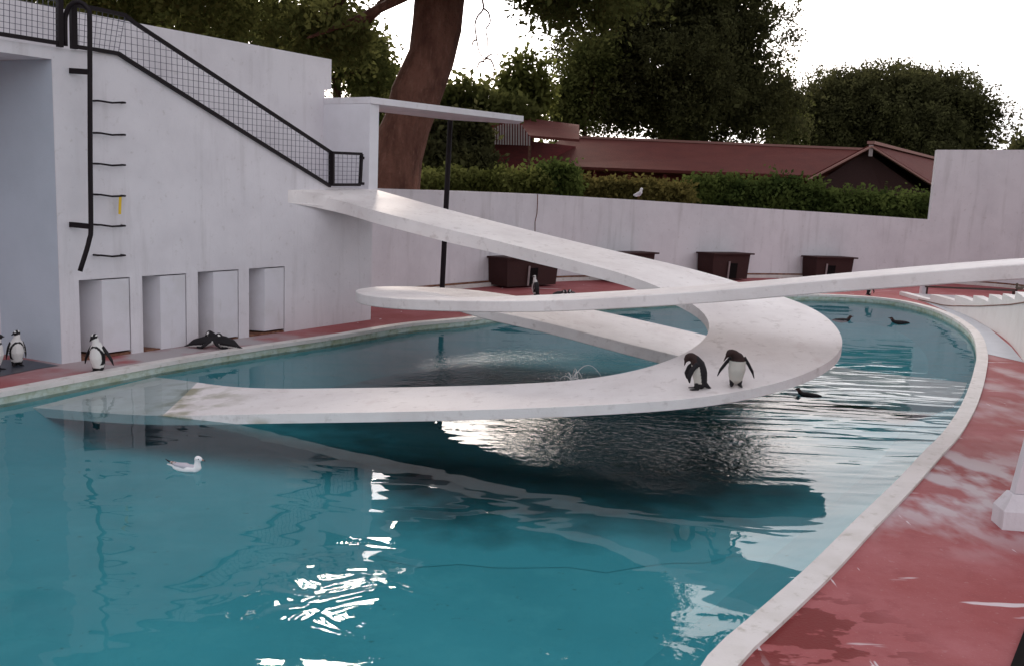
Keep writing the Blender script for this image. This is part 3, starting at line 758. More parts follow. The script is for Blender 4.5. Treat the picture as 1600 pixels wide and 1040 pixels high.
mb.build('stringer', mat('bright_wall', (.74, .71, .70), .75, .2, [(1.5, 6, .45, .72, (.62, .58, .56), .6, ONE), (9, 6, .6, .75, (.5, .45, .42), .4, ONE)], (35, .2, .01)), stepwall)  # wall white lightened: the light on this side is in the colour
for ms in mbs: ms.build('step', M['step'], stepwall)
mb = MB()   # shadow line along the string, painted as a thin dark raised band
band = []
for j in range(len(SW)):
    px = lvl[j]
    if px > 1437:
        py = float(np.interp(px, [1437, 1490, 1530, 1575, 1600, 1700], [473.5, 478, 478.5, 476, 471.5, 455]))
        zz = z_for(SW[j], py); t = (SW[min(j + 1, len(SW) - 1)] - SW[j - 1]).normalized(); nn = V((t.y, -t.x, 0))
        if nn.x > 0: nn = -nn
        band.append(SW[j] + nn * .004 + V((0, 0, max(zz, .03))))
for a_, b2 in zip(band[:-1], band[1:]): mb.bar(a_, b2, .02, .02)
mb.build('groove', M['rust'], stepwall)
# low end post and handrail lines over the steps
p = G(1442, 461); t = thing('low_post', V((p.x, p.y, 0)), 'short white post beside the far steps, under the crossing ramp', 'post')
mb = MB(); zt1 = z_for(p, 446); mb.box(p, .17, .17, zt1); mb.build('shaft', M['wall'], t, bevel=.01)
mb = MB(); mb.box(p + V((0, 0, zt1)), .2, .2, .03); mb.build('cap', M['coping'], t)
hr = thing('low_handrail', D(1447, 460, 27), 'low dark handrail running from the white post above the steps', 'handrail')
a_ = D(1447, 448, p.y - .1); b2 = D(1588, 454, 19.5); mb = MB(); mb.bar(a_, b2, .05, .05); mb.build('rail', M['cabin'], hr)
for u in (.02, .98):
    q = a_.lerp(b2, u); mb = MB(); mb.bar(q, V((q.x, q.y, 0)), .04, .04); mb.build('support', M['cabin'], hr)

# pier under the near end of the ramp at right
a0 = G(1566, 827); b0 = a0
rz = R(-6); e = V((math.cos(rz), math.sin(rz), 0)); g_ = V((-math.sin(rz), math.cos(rz), 0))
pr = thing('ramp_pier', V((a0.x + .6, a0.y + .2, 0)), 'tapered white pier on a low plinth at the right edge', 'pier')
def pc_(u, v, z): return a0 + e * u + g_ * v + V((0, 0, z))
zp = z_for(a0, 799)
mb = MB(); mb.hexa([pc_(0, 0, 0), pc_(1.5, 0, 0), pc_(1.5, .24, 0), pc_(.0, .24, 0), pc_(.0, 0, zp), pc_(1.5, 0, zp), pc_(1.5, .24, zp), pc_(.0, .24, zp)])
mb.add([pc_(.0, 0, zp), pc_(1.5, 0, zp), pc_(1.5, .24, zp), pc_(.0, .24, zp), pc_(.07, .06, zp + .14), pc_(1.43, .06, zp + .14), pc_(1.43, .18, zp + .14), pc_(.07, .18, zp + .14)], [(0, 1, 5, 4), (1, 2, 6, 5), (2, 3, 7, 6), (3, 0, 4, 7), (4, 5, 6, 7)])
mb.build('plinth', M['wall'], pr)
mb = MB(); z0_, z1_ = zp + .141, 2.17; sh = .52
mb.hexa([pc_(.09, .07, z0_), pc_(1.4, .07, z0_), pc_(1.4, .17, z0_), pc_(.09, .17, z0_), pc_(.09 + sh * .45, .07, z1_), pc_(1.4 + sh * .4, .07, z1_), pc_(1.4 + sh * .4, .17, z1_), pc_(.09 + sh * .45, .17, z1_)])
mb.build('shaft', M['wall'], pr, bevel=.01)

# black object of unknown kind, laid flat on the deck, lower right
q = [G(1578, 1045), G(1601, 985), G(1680, 930), G(1760, 1060), G(1640, 1150)]
mb = MB(); mb.prism([V((p.x, p.y, .004)) for p in q], V((0, 0, .02)))
setp(mb.build('rubber_mat', M['dark']), 'black corner of a mat on the red deck at the bottom right corner', 'mat')

# ------------------------------------------------------------------ leaves
def leaf_mesh(name, blobs, n_cl, per, cr, ls, mt, parent, surf=.45, seed=1, droop=0):
    g = np.random.default_rng(seed)
    vol = np.array([b[1][0] * b[1][1] * b[1][2] for b in blobs]) ** (2 / 3); pr_ = vol / vol.sum()
    bi = g.choice(len(blobs), n_cl, p=pr_)
    d = g.normal(size=(n_cl, 3)); d /= np.linalg.norm(d, axis=1)[:, None]
    rr = g.random(n_cl) ** surf
    rr *= 1 + .10 * np.clip(g.normal(size=n_cl), -1.5, 1.5)
    C = np.array([b[0] for b in blobs])[bi]; S = np.array([b[1] for b in blobs])[bi]
    cc = C + d * S * rr[:, None]
    cs = cr * (.5 + g.random(n_cl))
    k = n_cl * per
    ctr = np.repeat(cc, per, 0) + np.clip(g.normal(size=(k, 3)), -1.9, 1.9) * np.repeat(cs, per)[:, None] * .55
    if droop: ctr[:, 2] -= np.abs(g.normal(size=k)) * droop
    a = g.normal(size=(k, 3)); a /= np.linalg.norm(a, axis=1)[:, None]
    b = g.normal(size=(k, 3)); b -= a * (a * b).sum(1)[:, None]; b /= np.linalg.norm(b, axis=1)[:, None]
    sz_ = ls * (.6 + .8 * g.random(k))[:, None]
    a *= sz_; b *= sz_ * .55
    vs = np.empty((k, 4, 3)); vs[:, 0] = ctr - a; vs[:, 1] = ctr + b; vs[:, 2] = ctr + a; vs[:, 3] = ctr - b
    base = np.array(parent_loc(parent)); vs = vs.reshape(-1, 3) - base
    me = bpy.data.meshes.new(name); me.vertices.add(k * 4); me.vertices.foreach_set('co', vs.ravel())
    me.loops.add(k * 4); me.loops.foreach_set('vertex_index', np.arange(k * 4))
    me.polygons.add(k); me.polygons.foreach_set('loop_start', np.arange(0, k * 4, 4)); me.polygons.foreach_set('loop_total', np.full(k, 4))
    me.update(calc_edges=True); me.materials.append(mt)
    o = bpy.data.objects.new(name, me); col.objects.link(o); o.parent = parent
    return o
def blob(px, py, y, rx, ry, depth=None):
    c = D(px, py, y); k = y / F; return (tuple(c), (rx * k, (depth if depth else rx * k), ry * k))
def limbs(mb, base, blobs, r, g, n=None):
    for b in blobs:
        c = V(b[0]); mid = base.lerp(c, .5) + V((g.normal() * .3, g.normal() * .3, g.random() * .4))
        mb.tube([base, mid, c], [r, r * .6, r * .2], 6)
def lumps(blobs, n, r0_, r1_, seed):
    # round leafy masses standing out of a crown
    g = np.random.default_rng(seed); out = []
    vol = np.array([b[1][0] * b[1][2] for b in blobs]); pr2 = vol / vol.sum()
    for _ in range(n):
        b = blobs[g.choice(len(blobs), p=pr2)]; d = g.normal(size=3); d /= np.linalg.norm(d); d[1] = -abs(d[1]) if g.random() < .7 else d[1]
        rr2 = g.uniform(.7, 1.0); r = g.uniform(r0_, r1_)
        out.append((tuple(np.array(b[0]) + d * np.array(b[1]) * rr2), (r * 1.25, r, r * .8)))
    return out
def tree(name, px, y, blobs, n_cl, per, cr, ls, mt, label, tr=.3, seed=1, surf=.45, lump=None, group='trees beyond the wall'):
    p = D(px, 300, y); base = V((p.x, y, GZ)); t = thing('tree', base, label, 'tree', group)
    g = np.random.default_rng(seed)
    mb = MB(); zc = min(b[0][2] for b in blobs); top = V((p.x + .1, y, max(zc, GZ + 1.5)))
    mb.tube([base, base.lerp(top, .5) + V((.05 * y / 10, 0, 0)), top], [tr, tr * .8, tr * .65], 10)
    limbs(mb, top, blobs, tr * .5, g)
    mb.build('trunk', M['bark'], t, fixn=False)
    if lump:
        lb = lumps(blobs, lump[0], lump[1], lump[2], seed)
        leaf_mesh('crown', lb, n_cl, per, cr, ls, mt, t, surf, seed)
        core = [(b[0], tuple(v * .72 for v in b[1])) for b in blobs]
        leaf_mesh('inner_crown', core, lump[3], 20, cr * 1.6, ls * 2.2, mt, t, .4, seed + 100)
    else:
        leaf_mesh('crown', blobs, n_cl, per, cr, ls, mt, t, surf, seed)
    return t

# the big old tree just behind the canopy
Yt = 24.0
tb = D(600, 330, Yt)
old = thing('tree', V((tb.x, Yt, GZ)), 'huge old tree with a thick curved reddish trunk rising behind the flat canopy', 'tree', 'trees beyond the wall')
tpx = [(598, 345, 62), (606, 295, 48), (622, 240, 42), (634, 195, 38), (651, 150, 38), (672, 90, 37), (684, 40, 38), (690, 0, 37), (692, -60, 38), (684, -130, 36)]
mb = MB(); mb.tube([D(x, y, Yt) for x, y, r in tpx], [r * Yt / F for x, y, r in tpx], 20)
tr_ = mb.build('trunk', M['bark'], old, smooth=True)
# roughen the trunk
gg = np.random.default_rng(3)
for v in tr_.data.vertices:
    a_ = v.co; s_ = math.sin(a_.z * 2.1 + a_.x * 5) * .04 + math.sin(a_.z * 5.3 + a_.x * 9 + a_.y * 4) * .025
    v.co.x += s_; v.co.y += s_ * .5
mb = MB(); topt = D(684, -130, Yt); gq = np.random.default_rng(5)
crown_blobs = [blob(290, -20, 23, 170, 70, 4), blob(490, 50, 24, 85, 55, 2.5), blob(548, 60, 24, 30, 40, 2), blob(60, -60, 22, 160, 70, 4), blob(930, -25, 24, 120, 60, 3), blob(860, -10, 24, 60, 40, 3)]
high = []
gq = np.random.default_rng(5)
for yy in range(-120, -1000, -62):
    for xx in range(-500, 1520, 105):
        x2, y2 = xx + gq.normal() * 18, yy + gq.normal() * 12
        if any(((x2 - a) / ra) ** 2 + ((y2 - b) / rb) ** 2 < 1 for a, b, ra, rb in ((556, -120, 92, 100), (440, -125, 70, 50))): continue
        if x2 > 1090 and -85 < y2: continue
        high.append(blob(x2, y2, 21 + gq.normal() * .8, 60, 42, 1.6))
high += [blob(x + gq.normal() * 10, y + gq.normal() * 6, 42, 46, 36, 2.5) for x in range(690, 1080, 55) for y in (-70, -125, -180, -240, -300)]  # extra leaf masses out of view, added to block sky reflections in the water
limbs(mb, topt, crown_blobs, .34, gq)
mb.tube([D(690, -10, Yt), D(640, -10, Yt - .5), D(560, 30, Yt - 1), D(480, 60, Yt - 1)], [.2, .14, .09, .03], 8)
mb.build('limb', M['bark'], old, fixn=False)
leaf_mesh('crown', crown_blobs, 640, 46, .42, .085, M['leaf_mid'], old, .6, 11)
leaf_mesh('upper_crown', high, 7600, 14, .5, .26, M['leaf_mid'], old, .6, 12)
# bare dangling twig
tw = [[(752, -60), (754, 0), (756, 12), (745, 28), (742, 40), (745, 62), (748, 80), (756, 94), (757, 105), (763, 112)], [(756, 14), (764, 22), (766, 34), (759, 48), (762, 66), (760, 84), (757, 94)],
      [(757, 96), (748, 100), (744, 112)], [(758, 92), (768, 96), (772, 112), (770, 130)], [(757, 94), (766, 86), (778, 86), (782, 92)], [(745, 62), (738, 70), (737, 80)]]
mb = MB()
for w in tw:
    pts = [V(p) for p in catmull([list(D(x, y, 23)) for x, y in w], 24)]; mb.tube(pts, list(np.linspace(.035 if w is tw[0] else .024, .010, 24)), 6)
mb.build('twig', M['bark'], old, fixn=False)

tree('t', 520, 38, [blob(450, 70, 38, 90, 60), blob(560, 105, 38, 55, 60), blob(592, 130, 38, 22, 38), blob(520, 60, 38, 35, 60)], 330, 32, .62, .11, M['leaf_mid'], 'leafy tree showing above the stepped white parapet at left', .25, 21)
tree('t', 300, 40, [blob(260, 35, 40, 130, 50), blob(380, 30, 40, 60, 50), blob(100, 0, 40, 130, 50), blob(-40, 20, 40, 100, 50)], 380, 34, .75, .13, M['leaf_mid'], 'broad leafy tree behind the top of the stair at far left', .3, 22)
for i, (px, top, w) in enumerate([(820, 68, 36), (780, 130, 30), (585, 60, 26)]):
    y = 45
    bl = [blob(px + (k - 1.5) * w * .5, top + 70 + 10 * abs(k - 1.5), y, w * .28, 68) for k in range(4)]
    tree('t', px, y, bl, 260, 16, .5, .15, M['leaf_light'], ['tall slender shrubby tree with upright shoots left of the dark evergreen', 'low sparse tree with upright shoots just right of the big trunk', 'sparse upright tree between the parapet step and the big trunk'][i], .12, 30 + i, .7)
tree('t', 725, 42, [blob(725, 165, 42, 50, 34), blob(690, 180, 42, 40, 40), blob(780, 178, 42, 50, 28)], 420, 14, .6, .16, M['leaf_mid'], 'low leafy tree just above the flat canopy right of the big trunk', .18, 40)
tree('t', 1050, 60, [blob(1040, 80, 60, 150, 110), blob(1120, 40, 62, 100, 90), blob(960, 110, 58, 75, 95), blob(1170, 140, 60, 60, 85), blob(1000, -10, 60, 110, 80), blob(1060, 170, 60, 150, 60), blob(1080, -80, 60, 150, 80), blob(1040, -170, 60, 130, 70)], 3600, 36, .5, .105, M['leaf_dark'], 'very large dark dense tree in the middle behind the red roofs', .6, 41, .3, (170, .9, 1.9, 1100))
tree('t', 905, 55, [blob(900, 150, 55, 42, 60), blob(925, 100, 55, 35, 50), blob(880, 190, 55, 30, 30)], 420, 26, .8, .13, M['leaf_mid'], 'loose edged tree at the left flank of the large dark tree', .2, 42, .6)
tree('t', 1225, 75, [blob(1225, 200, 75, 30, 45), blob(1210, 150, 75, 22, 40)], 260, 26, .8, .15, M['leaf_mid'], 'narrow tree filling the gap between the two large dark trees', .2, 43, .6)
tree('t', 1390, 80, [blob(1390, 185, 80, 120, 62), blob(1300, 200, 80, 72, 60), blob(1480, 200, 80, 70, 52), blob(1420, 160, 80, 75, 42), blob(1320, 150, 80, 45, 28), blob(1400, 240, 80, 140, 40)], 3000, 32, .55, .14, M['leaf_dark'], 'wide rounded dark tree with a domed crown at right', .6, 44, .3, (120, 1.1, 2.1, 1100))
tree('t', 1605, 110, [blob(1610, 235, 110, 26, 14)], 160, 14, 1.0, .35, M['leaf_dark'], 'tiny distant tree top at the right edge above the tall wall', .3, 45, .6)

# hedge and shrubs along the back of the wall
def hedge(spec, label, mt, seed, n_cl, ls=.09):
    b0_ = D(spec[0][0], spec[0][1], spec[0][2]); t = thing('hedge', V((b0_.x, b0_.y, GZ)), label, 'hedge', 'hedges behind the low wall')
    bl = [blob(x, y, d + .6, rx, ry, .6) for (x, y, d, rx, ry) in spec]
    mb = MB()
    for b in bl[::2]:
        c_ = V(b[0]); mb.tube([V((c_.x, c_.y, GZ)), c_], [.05, .02], 6)
    mb.build('stems', M['bark'], t, fixn=False)
    leaf_mesh('foliage', bl, n_cl, 16, .28, ls, mt, t, .55, seed)
    return t
g = random.Random(4)
hedge([(x, 303 + .07 * (x - 1070) - 2 + g.uniform(-3, 3) + (6 if x > 1300 else 0), 33.5, 26, 27 + g.uniform(-4, 5)) for x in range(1085, 1450, 18)], 'thick green hedge above the wall in front of the gabled roof at right', M['leaf_hedge'], 51, 2300)
hedge([(x, 288 + g.uniform(-3, 5), 30.5, 18, 15 + g.uniform(-3, 5)) for x in range(650, 850, 15)], 'low yellow green hedge above the wall below the pale slatted panel', M['leaf_light'], 52, 800)
hedge([(x, 285 + g.uniform(-2, 3), 31, 20, 25 + g.uniform(-3, 3)) for x in range(845, 900, 14)], 'taller leafy bush above the wall where the red roof begins', M['leaf_hedge'], 53, 420)
hedge([(x, 298 + .05 * (x - 900) + g.uniform(-4, 3), 32.5, 18, 14 + g.uniform(-3, 3)) for x in range(900, 1080, 15)], 'low reddish green hedge above the wall around the perched white gull', M['leaf_rust'], 54, 900)
# ground cover darkness behind the canopy: shrubs
hedge([(x, 215 + g.uniform(-6, 6), 34, 26, 36) for x in (680, 715, 745)], 'dark bush standing under the end of the flat canopy', M['leaf_dark'], 55, 420, .12)
hedge([(x, 262 + g.uniform(-6, 6), 33, 24, 26) for x in (675, 700, 730, 755)], 'dim undergrowth between the trunk and the dark red hut', M['leaf_dark'], 56, 420, .12)

wood = leaf_mesh('distant_wood', [blob(x, 275, 130, 60, 34, 4) for x in range(-300, 1950, 70)], 1500, 26, 2.2, .5, M['leaf_dark'], None, .6, 77)
setp(wood, 'low dark band of far off woodland behind the roofs and hedge', kind='stuff')
# ------------------------------------------------------------------ roofs beyond
lodge = thing('long_lodge', D(1100, 290, 42), 'long low building with a dark red felt roof and a gable at its right end', 'building')
lodge.location.z = GZ
ye, yr = 41.0, 45.0
eL, eR = D(822, 262, ye), D(1292, 280, ye - 2); rL, rR = D(880, 219, yr), D(1374, 240, yr - 2)
mb = MB()
for (a_, b2) in ((eL, eR),):
    mb.prism([eL, eR, rR, rL], V((0, 0, .12)))
mb.prism([rL, rR, V((rR.x, rR.y + 4, eR.z)), V((rL.x - 1, rL.y + 4, eL.z))], V((0, 0, .12)))
mb.build('roof', M['roof'], lodge)
mb = MB(); mb.bar(rL + V((0, 0, .16)), rR + V((0, 0, .16)), .16, .1); mb.build('ridge_cap', M['ridge'], lodge)
mb = MB(); iL = eL.lerp(eR, .04); iR = eR
mb.prism([V((iL.x + .3, iL.y + .9, GZ)), V((iR.x, iR.y + .9, GZ)), V((iR.x, iR.y + 6, GZ)), V((iL.x + .3, iL.y + 6, GZ))], V((0, 0, eL.z - GZ - .05))); mb.build('wall', M['darkred'], lodge)
for u in np.linspace(.12, .95, 8):
    q = eL.lerp(eR, u); mb = MB(); mb.bar(V((q.x, q.y + .2, GZ)), V((q.x, q.y + .2, q.z - .05)), .14, .14); mb.build('post', M['darkred'], lodge)
# gable wing
yg = 38.5; ap = D(1360, 231, yg); gl_, gr_ = D(1262, 283, yg), D(1464, 296, yg - .5)
bk = D(1475, 250, 52); back = V((bk.x - ap.x, bk.y - ap.y, 0)); 
mb = MB(); tk = V((0, 0, .14))
mb.prism([gl_, ap, ap + back, gl_ + back], tk); mb.prism([ap, gr_, gr_ + back, ap + back], tk); mb.build('gable_roof', M['roof'], lodge)
mb = MB()
mb.bar(gl_ + V((0, -.05, .04)), ap + V((0, -.05, .04)), .07, .22, up=V((0, -1, 0))); mb.bar(ap + V((0, -.05, .04)), gr_ + V((0, -.05, .04)), .07, .22, up=V((0, -1, 0)))
mb.build('barge_board', M['ridge'], lodge)
mb = MB(); mb.bar(ap + V((0, -.07, .1)), ap + V((0, -.07, -.35)), .16, .05, up=V((0, 1, 0))); mb.build('finial', M['slat'], lodge)
mb = MB(); mb.bar(ap + V((0, 0, .2)), ap + back + V((0, 0, .2)), .3, .12); mb.build('gable_ridge', M['ridge'], lodge)
mb = MB(); k = V((0, .5, 0)); mb.prism([gl_ + k + V((.6, 0, -.02)), ap + k + V((0, 0, -.12)), gr_ + k + V((-.5, 0, -.05)), V((gr_.x - .5, gr_.y + .5, GZ)), V((gl_.x + .6, gl_.y + .5, GZ))], back.normalized() * 5); mb.build('gable_wall', M['cabin'], lodge)
# pavilion with slatted panel at the left
pav = thing('pavilion', D(800, 270, 38), 'dark red hut with pale slatted panel and flat brown roof near the canopy', 'building'); pav.location.z = GZ
mb = MB(); a_ = D(800, 193, 39); b2 = D(905, 200, 40); c_ = D(895, 219, 37.5); d_ = D(826, 214, 36.5)
mb.prism([D(770, 205, 37), D(828, 216, 37), D(905, 222, 38.5), D(905, 199, 42), D(812, 187, 42)], V((0, 0, .1))); mb.build('roof', M['roof'], pav)
mb = MB(); tlp = [(735, 200), (768, 198), (800, 189), (812, 189), (828, 214)]; 
x = 733
while x < 829:
    yt_ = np.interp(x, [720, 770, 800, 812, 828], [204, 200, 189, 192, 214]); yb_ = np.interp(x, [720, 828], [224, 228])
    mb.bar(D(x, yt_, 36.6), D(x, yb_, 36.6), .055, .03, up=V((0, 1, 0))); x += 4.1
mb.build('slatted_panel', M['slat'], pav)
mb = MB(); p1_ = D(735, 202, 36.8); mb.prism([D(733, 203, 36.75), D(733, 224, 36.75), D(828, 228, 36.75), D(828, 214, 36.75), D(812, 192, 36.75), D(800, 190, 36.75)], V((0, .05, 0))); mb.build('panel_back', M['darkred'], pav)
mb = MB(); q1_, q2_ = D(772, 226, 38), D(900, 221, 43.5); mb.prism([V((q1_.x, q1_.y, GZ)), V((q2_.x, q2_.y, GZ)), V((q2_.x, q2_.y + 3, GZ)), V((q1_.x, q1_.y + 3, GZ))], V((0, 0, q1_.z - GZ + .3))); mb.build('wall', M['darkred'], pav)
for x in (723, 828): 
    mb = MB(); q = D(x, 228, 36.7); mb.bar(V((q.x, q.y, GZ)), q, .12, .12); mb.build('post', M['bark'], pav)

# ------------------------------------------------------------------ birds
def blobbody(name, prims, colorf, loc, rz, scale, mt, vox=.0075, parent=None, tilt=0):
    """prims: list of (tag, [(x,y,z,r)], (sx,sy,sz)) chains; union by voxel remesh into one continuous skin"""
    import bmesh
    bm = bmesh.new(); P = []
    for tg, ch, sc in prims:
        pts = []
        for a_, b2 in zip(ch[:-1], ch[1:]):
            d_ = math.dist(a_[:3], b2[:3]); k = max(2, int(d_ / (min(a_[3], b2[3]) * .3 + .002)) + 1)
            k = min(k, 24)
            for i in range(k): pts.append([a_[j] + (b2[j] - a_[j]) * i / k for j in range(4)])
        pts.append(list(ch[-1]))
        L_ = len(pts)
        for i, (x, y, z, r) in enumerate(pts):
            mtx = Matrix.Translation((x, y, z)) @ Matrix.Diagonal((r * sc[0], r * sc[1], r * sc[2], 1))
            bmesh.ops.create_icosphere(bm, subdivisions=2, radius=1, matrix=mtx)
            P.append((tg, i / max(L_ - 1, 1), x, y, z, r * sc[0], r * sc[1], r * sc[2]))
    me = bpy.data.meshes.new(name + '_src'); bm.to_mesh(me); bm.free()
    ob = bpy.data.objects.new(name + '_src', me); col.objects.link(ob)
    rm = ob.modifiers.new('r', 'REMESH'); rm.mode = 'VOXEL'; rm.voxel_size = vox; rm.use_smooth_shade = True
    sm = ob.modifiers.new('s', 'SMOOTH'); sm.factor = .5; sm.iterations = 3
    dg = bpy.context.evaluated_depsgraph_get(); dg.update(); ev = ob.evaluated_get(dg)
    me2 = bpy.data.meshes.new_from_object(ev); bpy.data.objects.remove(ob); bpy.data.meshes.remove(me)
    me2.name = name
    nv = len(me2.vertices); co = np.empty(nv * 3); me2.vertices.foreach_get('co', co); co = co.reshape(-1, 3)
    nr = np.empty(nv * 3); me2.vertices.foreach_get('normal', nr); nr = nr.reshape(-1, 3)
    A = np.array([p[2:5] for p in P]); S = np.array([p[5:8] for p in P])
    best_ = np.full(nv, 1e9); bi = np.zeros(nv, int)
    for i in range(len(P)):
        dd = (((co - A[i]) / S[i]) ** 2).sum(1); w = dd < best_; best_[w] = dd[w]; bi[w] = i
    tags = [p[0] for p in P]; ts = np.array([p[1] for p in P])
    cols = np.ones((nv, 4), np.float32)
    for v in range(nv):
        c_ = colorf(tags[bi[v]], ts[bi[v]], co[v], nr[v]); cols[v, :3] = c_
    at = me2.color_attributes.new('plumage', 'FLOAT_COLOR', 'POINT'); at.data.foreach_set('color', cols.ravel())
    me2.materials.clear(); me2.materials.append(mt)
    me2.polygons.foreach_set('use_smooth', [True] * len(me2.polygons))
    o = bpy.data.objects.new(name, me2); col.objects.link(o); o.location = loc; o.rotation_euler = (tilt, 0, rz); o.scale = (scale,) * 3
    return o
def plume():
    m = bpy.data.materials.new('plumage'); m.use_nodes = True; N = m.node_tree.nodes; L = m.node_tree.links; b = N['Principled BSDF']
    a_ = N.new('ShaderNodeAttribute'); a_.attribute_name = 'plumage'; L.new(a_.outputs['Color'], b.inputs['Base Color'])
    b.inputs['Roughness'].default_value = .65; b.inputs['Specular IOR Level'].default_value = .25
    n = N.new('ShaderNodeTexNoise'); n.inputs['Scale'].default_value = 160; bp = N.new('ShaderNodeBump'); bp.inputs['Strength'].default_value = .3; bp.inputs['Distance'].default_value = .004
    L.new(n.outputs['Fac'], bp.inputs['Height']); L.new(bp.outputs[0], b.inputs['Normal'])
    return m
M['plume'] = plume()
BLK = (.012, .010, .012); BRN = (.030, .014, .012); WHT = (.68, .66, .64); PNK = (.35, .16, .15)
def adult(tag, t, p, n):
    x, y, z = p
    if tag in ('foot', 'leg', 'tail', 'beak', 'flip'): return BLK
    if tag == 'head':
        # white loop over the eye and round the cheek, black face and throat
        if z > .462 and abs(y) > .012 and abs(y) < .034 and x < .075: return WHT
        if x < .030 and z < .455 and abs(y) > .018: return WHT
        return BLK
    if tag == 'neck':
        if x < -.002 and abs(y) < .026: return BLK
        return WHT
    # trunk
    fx, fy = n[0], n[1]
    front = fx > -.05 if z < .31 else fx > -.35
    if z > .335: return WHT if (fx > -.35 or abs(y) > .03) else BLK
    if not front: return BLK
    # dark horseshoe band
    ed = math.hypot(y / .092, (z - .19) / .145)
    if .86 < ed < 1.04 and z > .10: return BLK
    if z < .055: return BLK
    return WHT
def young(tag, t, p, n):
    x, y, z = p
    if tag in ('foot', 'leg', 'tail', 'flip'): return BLK
    if tag in ('beak', 'head'): return BRN
    if tag == 'cheek': return (.22, .16, .14)
    if tag == 'neck': return BRN
    if n[0] < -.02: return BLK
    if z > .285: return BRN
    return (.52, .49, .44)
FLs = (.9, .35, 1.0)
def stand_prims(head=(.028, 0, .452), beak=((.07, 0, .447), (.122, 0, .432)), lean=0, spread=.0, fl=.12):
    hx, hy, hz = head
    pr = [('body', [(-.035, 0, .055, .052), (-.015, 0, .11, .084), (0, 0, .19, .096), (.004, 0, .27, .086), (.008, 0, .33, .066)], (.95, 1, 1)),
          ('neck', [(.008, 0, .335, .058), (.012 + hx * .3, hy * .4, .38 + (hz - .452) * .4, .046), (hx * .8, hy * .85, hz - .025, .040)], ONE),
          ('head', [(hx, hy, hz, .041), (hx + (beak[0][0] - hx) * .5, hy + (beak[0][1] - hy) * .5, hz + (beak[0][2] - hz) * .5, .032)], ONE),
          ('beak', [(beak[0][0], beak[0][1], beak[0][2], .016), (beak[1][0], beak[1][1], beak[1][2], .007)], ONE),
          ('tail', [(-.075, 0, .06, .03), (-.13, 0, .018, .010)], (1, 1.2, .7))]
    for s in (-1, 1):
        pr.append(('leg', [(-.005, s * .042, .06, .032), (.0, s * .044, .02, .022)], ONE))
        pr.append(('foot', [(-.005, s * .044, .012, .020), (.045, s * .050, .010, .018), (.078, s * .056, .008, .014)], (1, 1.25, .55)))
        pr.append(('flip', [(.0, s * .080, .315, .026), (-.012, s * (.105 + spread * .4), .24, .030), (-.025, s * (.118 + spread), .16, .026), (-.038, s * (.122 + spread * 1.3), .095, .012)], (1.0, .42, 1)))
    return pr
def face_cam(p, extra=0):     # rotation so local +X points at the camera, plus a turn
    return math.atan2(EYE.y - p.y, EYE.x - p.x) + extra
def lie_prims(side=1):
    pr = [('body', [(-.19, 0, .045, .035), (-.12, 0, .07, .066), (0, 0, .09, .086), (.09, 0, .105, .074), (.14, .0, .135, .055)], (1, 1.05, .9)),
          ('neck', [(.14, 0, .14, .052), (.175, .01 * side, .17, .042)], ONE), ('head', [(.19, .01 * side, .178, .04), (.215, .01 * side, .165, .03)], ONE),
          ('beak', [(.235, .012 * side, .150, .014), (.27, .014 * side, .115, .006)], ONE), ('tail', [(-.2, 0, .045, .028), (-.28, 0, .02, .008)], (1, 1.2, .6))]
    for s in (-1, 1):
        pr.append(('flip', [(.08, s * .075, .11, .026), (.02, s * .11, .06, .026), (-.05, s * .13, .022, .012)], (1, .6, .8)))
        pr.append(('foot', [(-.08, s * .05, .014, .02), (-.02, s * .06, .012, .016)], (1, 1.2, .6)))
    return pr
def lie_col(tag, t, p, n):
    x, y, z = p
    if tag == 'head': return WHT if (abs(y) > .020 and abs(y) < .034 and z > .165) else BLK
    if tag == 'neck' : return WHT if n[2] < -.25 else BLK
    if tag == 'body': return WHT if (n[2] < -.45 or (x > .08 and n[2] < .05 and n[0] > .1)) else BLK
    return BLK
def bent_prims():
    pr = [('body', [(-.035, 0, .06, .054), (-.03, 0, .12, .084), (-.015, 0, .20, .094), (.005, 0, .28, .082), (.04, 0, .335, .064)], (.95, 1, 1)),
          ('neck', [(.04, 0, .34, .058), (.085, 0, .375, .048), (.11, 0, .378, .043)], ONE),
          ('head', [(.125, 0, .370, .041), (.142, 0, .345, .032)], ONE),
          ('beak', [(.152, 0, .322, .015), (.160, 0, .268, .006)], ONE),
          ('tail', [(-.08, 0, .07, .04), (-.13, 0, .035, .02), (-.155, 0, .022, .010)], (1, 1.1, .8))]
    for s in (-1, 1):
        pr.append(('leg', [(.0, s * .04, .07, .034), (.005, s * .042, .02, .022)], ONE))
        pr.append(('foot', [(.0, s * .044, .012, .020), (.05, s * .05, .010, .018), (.085, s * .055, .008, .013)], (1, 1.25, .55)))
        pr.append(('flip', [(.04, s * .078, .30, .028), (.09, s * .11, .235, .032), (.115, s * .122, .165, .028), (.105, s * .122, .105, .014)], (1.0, .45, 1)))
    return pr
def rampz(o, i, p):
    best_ = None
    for k in range(len(o)):
        for j in range(0, 13):
            q = o[k] * (1 - j / 12) + i[k] * (j / 12); d_ = (q[0] - p.x) ** 2 + (q[1] - p.y) ** 2
            if best_ is None or d_ < best_[0]: best_ = (d_, q[2])
    return best_[1]
def on_ramp(px, py, h0):
    z = WATER + h0
    for _ in range(6):
        p = G(px, py, z); z = rampz(Ao, Ai, p)
    return V((p.x, p.y, z))
def scale_for(p, hpx, height): return hpx / F * (p - EYE).dot(f_) / height
GP = 'penguins on the ramp and around the pool'
def body_thing(name, prims, cf, p, rz, sc, label, cat, group, vox=.0075):
    o = blobbody(name, prims, cf, p, rz, sc, M['plume'], vox); return setp(o, label, cat, group)
p = on_ramp(1089, 608, .75)
